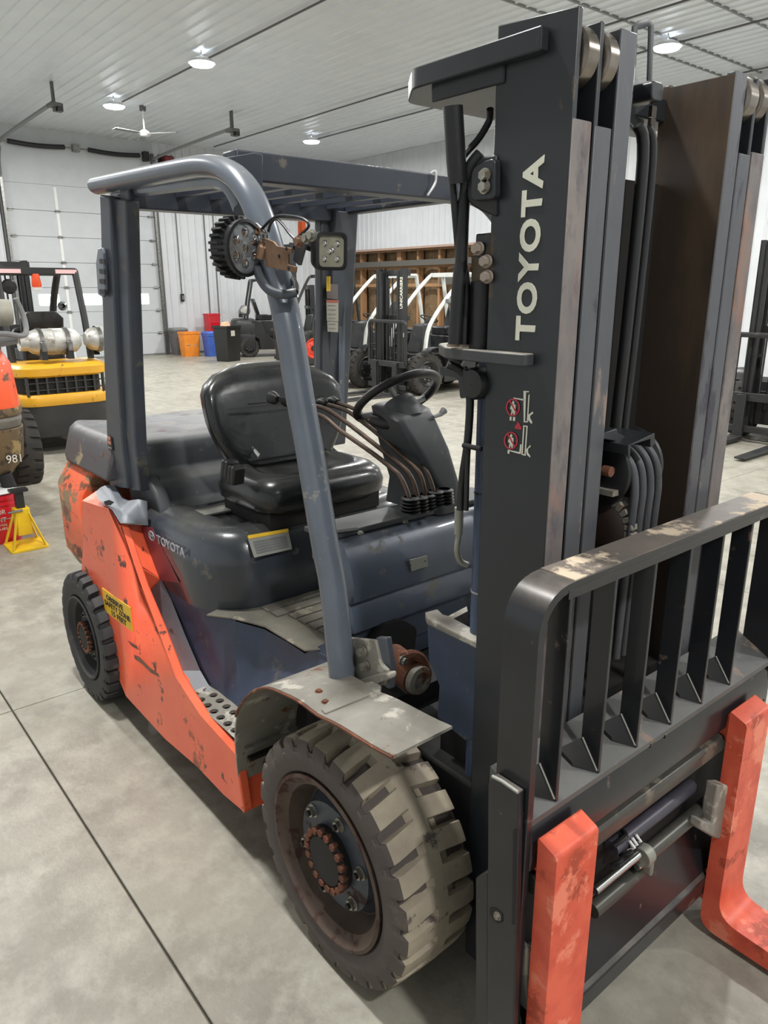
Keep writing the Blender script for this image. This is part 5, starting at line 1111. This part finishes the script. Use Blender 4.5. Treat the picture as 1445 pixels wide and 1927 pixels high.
# orange truck at the left edge, rear wheel raised on a stand
M_mud = mat('muddy_brown', (112, 92, 62), .6, 0, (92, 76, 54), sc=4, wear=((160, 138, 92), .34, 5, .7), wear2=((70, 58, 46), .4, 9, .7), bump=.2, bsc=14)
M_or2 = mat('orange_bg', (246, 96, 48), .38, 0, (234, 86, 42), sc=3, wear=((110, 76, 52), .24, 6, .7), coat=.2)
ta = empty('forklift', (-5.4, 0, 0), 'partly visible orange forklift at the left edge with muddy counterweight, raised on a stand', 'forklift')
def ca(z, i, x=-4.5): return rounded([(-5.3, -.62+i, z), (x-i, -.55+i, z), (x-i, .50-i, z), (-5.3, .62-i, z)], [.01, .22, .22, .01], 7)
MB().loft([ca(.47, .10), ca(.60, .02), ca(.84, .0)]).build('counterweight_lower', M_mud, ta, bevel=.01)
MB().loft([ca(.84, .015), ca(.90, .0), ca(.93, .01)]).build('bumper_band', mat('grey_band', (120, 118, 112), .5, 0, (96, 90, 80), sc=6), ta, bevel=.008)
MB().loft([ca(.93, .01), ca(1.0, .0), ca(1.3, .02), ca(1.40, .07), ca(1.46, .15)]).build('counterweight_upper', M_or2, ta, bevel=.012)
MB().loft([ca(.932, .0), ca(.955, -.006), ca(.99, -.002)]).build('mud_band', M_mud, ta)
MB().loft([rounded([(-5.0, -.5, z), (-4.49, -.45, z), (-4.49, .34, z), (-5.0, .34, z)], .05, 3) for z in (1.08, 1.45)]).build('rear_grille', M_dark, ta, bevel=.02)
MB().box(-6.9, -5.2, -.6, .6, .45, 1.25).build('hood', M_cover, ta, bevel=.05, seg=4)
bgwheel(ta, (-5.05, .66, .60), .31, .2, 1, M_blk); bgwheel(ta, (-5.05, -.60, .31+.29), .31, .2, -1, M_blk)
for s in (-1, 1): bgwheel(ta, (-6.8, s*.62, .36), .36, .24, s, M_blk)
MB().box(-5.15, -4.6, .1, .34, .47, .60).build('axle_block', M_dark, ta, bevel=.02)
MB().tube([(-4.62, .33, .5), (-4.62, .36, .36)], .05, 10).build('axle_hub', M_dark, ta)
for y in (-.5, .5):
    MB().tube([(-5.0, y-.1*y, 1.4), (-5.3, y, 2.1), (-6.3, y, 2.12), (-6.9, y, .9)], .035, 8).build('guard_leg', M_blk, ta)
MB().prism([(-4.9, .30, 1.40), (-4.62, .30, 1.40), (-4.62, .56, 1.44), (-4.9, .56, 1.44)], (0, 0, .07)).build('tank_cradle', M_trim, ta, bevel=.01)
MB().tube(smoothpath([(-4.6, .2, 1.46), (-4.55, .42, 1.52), (-4.6, .60, 1.50), (-4.7, .64, 1.62), (-4.7, .60, 1.76)], 4), .02, 8).build('tank_clamp', M_trim, ta)
text('981', 'chalk_mark', M_labelw, ta, (-4.478, .33, .60), (0, 1, 0), (0, 0, 1), .06, width=.10)
tank(-4.72, .24, 1.66, .55, .15, math.pi, 'dull grey propane tank lying on the orange forklift at the left edge', mat('tank_grey', (168, 166, 154), .5, .3, (140, 136, 126), sc=6), strap=False)
# jack stand
js = empty('jack_stand', (-4.25, .42, 0), 'yellow steel jack stand under the raised orange forklift', 'jack stand')
cx_, cy_ = -4.25, .36
b = MB()
b.loft([rounded([(cx_+i*.13, cy_+j*.13, 0) for i, j in ((-1, -1), (1, -1), (1, 1), (-1, 1))], .03, 3), rounded([(cx_+i*.13, cy_+j*.13, .02) for i, j in ((-1, -1), (1, -1), (1, 1), (-1, 1))], .03, 3)]); b.build('base', mat('stand_yellow', (240, 200, 30), .45, 0, (214, 172, 30), sc=6), js, bevel=.003)
for i, j in ((-1, -1), (1, -1), (1, 1), (-1, 1)):
    MB().tube([(cx_+i*.11, cy_+j*.11, .02), (cx_+i*.04, cy_+j*.04, .26)], .02, 6, ry=.008).build('leg', MATS['stand_yellow'], js)
MB().box(cx_-.05, cx_+.05, cy_-.05, cy_+.05, .10, .30).build('sleeve', MATS['stand_yellow'], js, bevel=.005)
MB().box(cx_-.028, cx_+.028, cy_-.028, cy_+.028, .30, .42).build('post', M_blk, js, bevel=.003)
MB().box(cx_-.04, cx_+.04, cy_-.06, cy_+.06, .42, .44).build('saddle', M_blk, js)
MB().tube([(cx_+.05, cy_, .29), (cx_+.06, cy_-.10, .29)], .009, 8).build('handle', M_steel, js)
js.location = (-4.32, .40, 0)
# red bucket
bk_ = empty('bucket', (-4.6, .25, 0), 'red plastic bucket with white lettering standing at the left edge', 'bucket')
M_redp = mat('bucket_red', (206, 26, 44), .35, 0, (190, 20, 38), sc=4, coat=.2)
MB().lathe([(.001, .0), (.13, 0), (.135, .01), (.15, .30), (.158, .30), (.158, .32), (.150, .32), (.150, .34), (.160, .34), (.160, .37), (.145, .37), (.125, .02), (.001, .02)], (-4.6, .25, 0), 'z', 36).build('pail', M_redp, bk_, smooth=35)
MB().lathe([(.001, .375), (.14, .375), (.15, .385), (.12, .395), (.001, .395)], (-4.6, .25, 0), 'z', 30).build('lid', M_white, bk_)
MB().tube(smoothpath([(-4.6, .09, .33), (-4.45, .12, .24), (-4.43, .25, .2), (-4.45, .38, .24), (-4.6, .41, .33)], 4), .004, 6).build('bail_handle', M_steel, bk_)
for s_, z, h in (('FLOOR', .235, .036), ('RIGHT', .175, .036), ('HARDWARE', .145, .018), ('SUPPLIES', .115, .018)):
    b = text(s_, 'print', M_labelw, bk_, (0, 0, 0), (1, 0, 0), (0, 1, 0), h, width=.13)
    for v in b.data.vertices:
        a_ = -.35+(v.co.x-.065)/.146; rr = .1385+.0155*(z+v.co.y)/.30+v.co.z+.0012; zz = z+v.co.y
        v.co = (-4.6+math.cos(a_)*rr, .25+math.sin(a_)*rr, zz)
# row of trucks along the right wall, facing the aisle
t1 = truck('white-legged forklift whose front wheel shows whole behind the steering wheel', M_blk, M_wht, R=.375, text_='UNICARRIERS', frontleg=.95, hm=2.12)
place(t1, -10.52, 8.0, -90)
t2 = truck('white-legged forklift with white vertical lettering on its black mast', M_blk, M_wht, R=.375, text_='UNICARRIERS', frontleg=.95, hm=2.16)
place(t2, -8.98, 8.15, -90)
t3 = truck('black forklift with bright red wheel rims behind the guard pillar', M_blk, M_blk, rimm=mat('rim_red', (226, 72, 50), .45), R=.42, hm=2.9, hg=2.2)
place(t3, -14.9, 9.75, -90)
t4 = truck('small dark forklift parked against the far wall behind the black bin', M_blk, M_blk, R=.3, hg=2.12, hm=1.95)
place(t4, -17.3, 11.3, 65)
tank(-17.95, 9.9, 1.26, .5, .14, math.radians(65)+math.pi, 'small bright tank on the rear of the far dark forklift')
t5 = truck('yellow forklift at the right edge facing the aisle with mast and load backrest', M_yelp, M_blk, cw=M_blk, hm=2.35, R=.36)
place(t5, -2.56, 8.72, -90)
tank(-2.7, 10.45, 1.3, .55, .15, math.pi/2, 'cream propane tank on the yellow forklift at the right edge', mat('tank_cream', (206, 200, 178), .45, .2))
# bins by the far wall
def bin_(name, label, x, y, w_, d_, h, m, lid=None, rot=0, cat='bin'):
    r = empty(name, (0, 0, 0), label, cat)
    f = lambda s, z, i=0: rounded([(-d_/2*s+i, -w_/2*s+i, z), (d_/2*s-i, -w_/2*s+i, z), (d_/2*s-i, w_/2*s-i, z), (-d_/2*s+i, w_/2*s-i, z)], .04, 3)
    MB().loft([f(.84, 0), f(.86, .02), f(1, h-.05), f(1.06, h-.05), f(1.06, h), f(.98, h), f(.9, h-.2)]).build('tub', m, r, smooth=35)
    if lid: MB().loft([f(1.08, h), f(1.08, h+.03), f(.9, h+.07)]).build('lid', lid, r, smooth=35)
    r.location = (x, y, 0); r.rotation_euler = (0, 0, rot); return r
k_ = bin_('trash_bin', 'black plastic trash bin with crumpled paper on top', -16.85, 8.72, .56, .5, .92, mat('bin_black', (40, 42, 42), .45), rot=.3)
MB().loft([rounded([(-.1, -.18, .88), (.1, -.2, .86), (.12, .05, .9), (-.08, .08, .9)], .04, 3), rounded([(-.08, -.12, 1.0), (.06, -.14, 1.0), (.07, .02, 1.02), (-.05, .03, 1.02)], .03, 3)]).build('crumpled_paper', mat('paper_tan', (232, 186, 150), .7), k_)
MB().prism([(.262, -.12, .66), (.262, .02, .66), (.262, .02, .80), (.262, -.12, .80)], (.004, 0, 0)).build('bin_label', M_labelw, k_)
bin_('barrel', 'blue plastic bin standing against the far wall', -18.55, 9.12, .42, .4, .62, mat('bin_blue', (58, 92, 176), .5, 0, (70, 104, 186), sc=6), lid=mat('bin_blue', (58, 92, 176), .5))
k_ = bin_('crate', 'orange box bin with dark stickers between the grey box and blue bin', -18.95, 8.62, .50, .4, .68, mat('bin_orange', (240, 146, 48), .5, 0, (226, 132, 40), sc=5))
for y in (-.12, .1): MB().box(.178, .186, y-.06, y+.06, .3, .48).build('sticker', M_trim if y < 0 else M_label, k_)
bin_('crate', 'dark grey box beside the overhead door track', -19.65, 8.62, .42, .4, .70, mat('bin_dark', (96, 94, 92), .6), lid=M_trim)
k_ = bin_('cabinet', 'red cabinet behind the blue bin by the far wall', -19.5, 9.65, .4, .35, 1.15, mat('cab_red', (206, 52, 60), .45), cat='cabinet')
MB().box(.172, .18, -.12, .12, .5, .9).build('door', M_redp, k_); MB().cyl((.18, .08, .7), (.2, .08, .7), .015, 8).build('knob', M_steel, k_)
print('objects', len(bpy.data.objects))
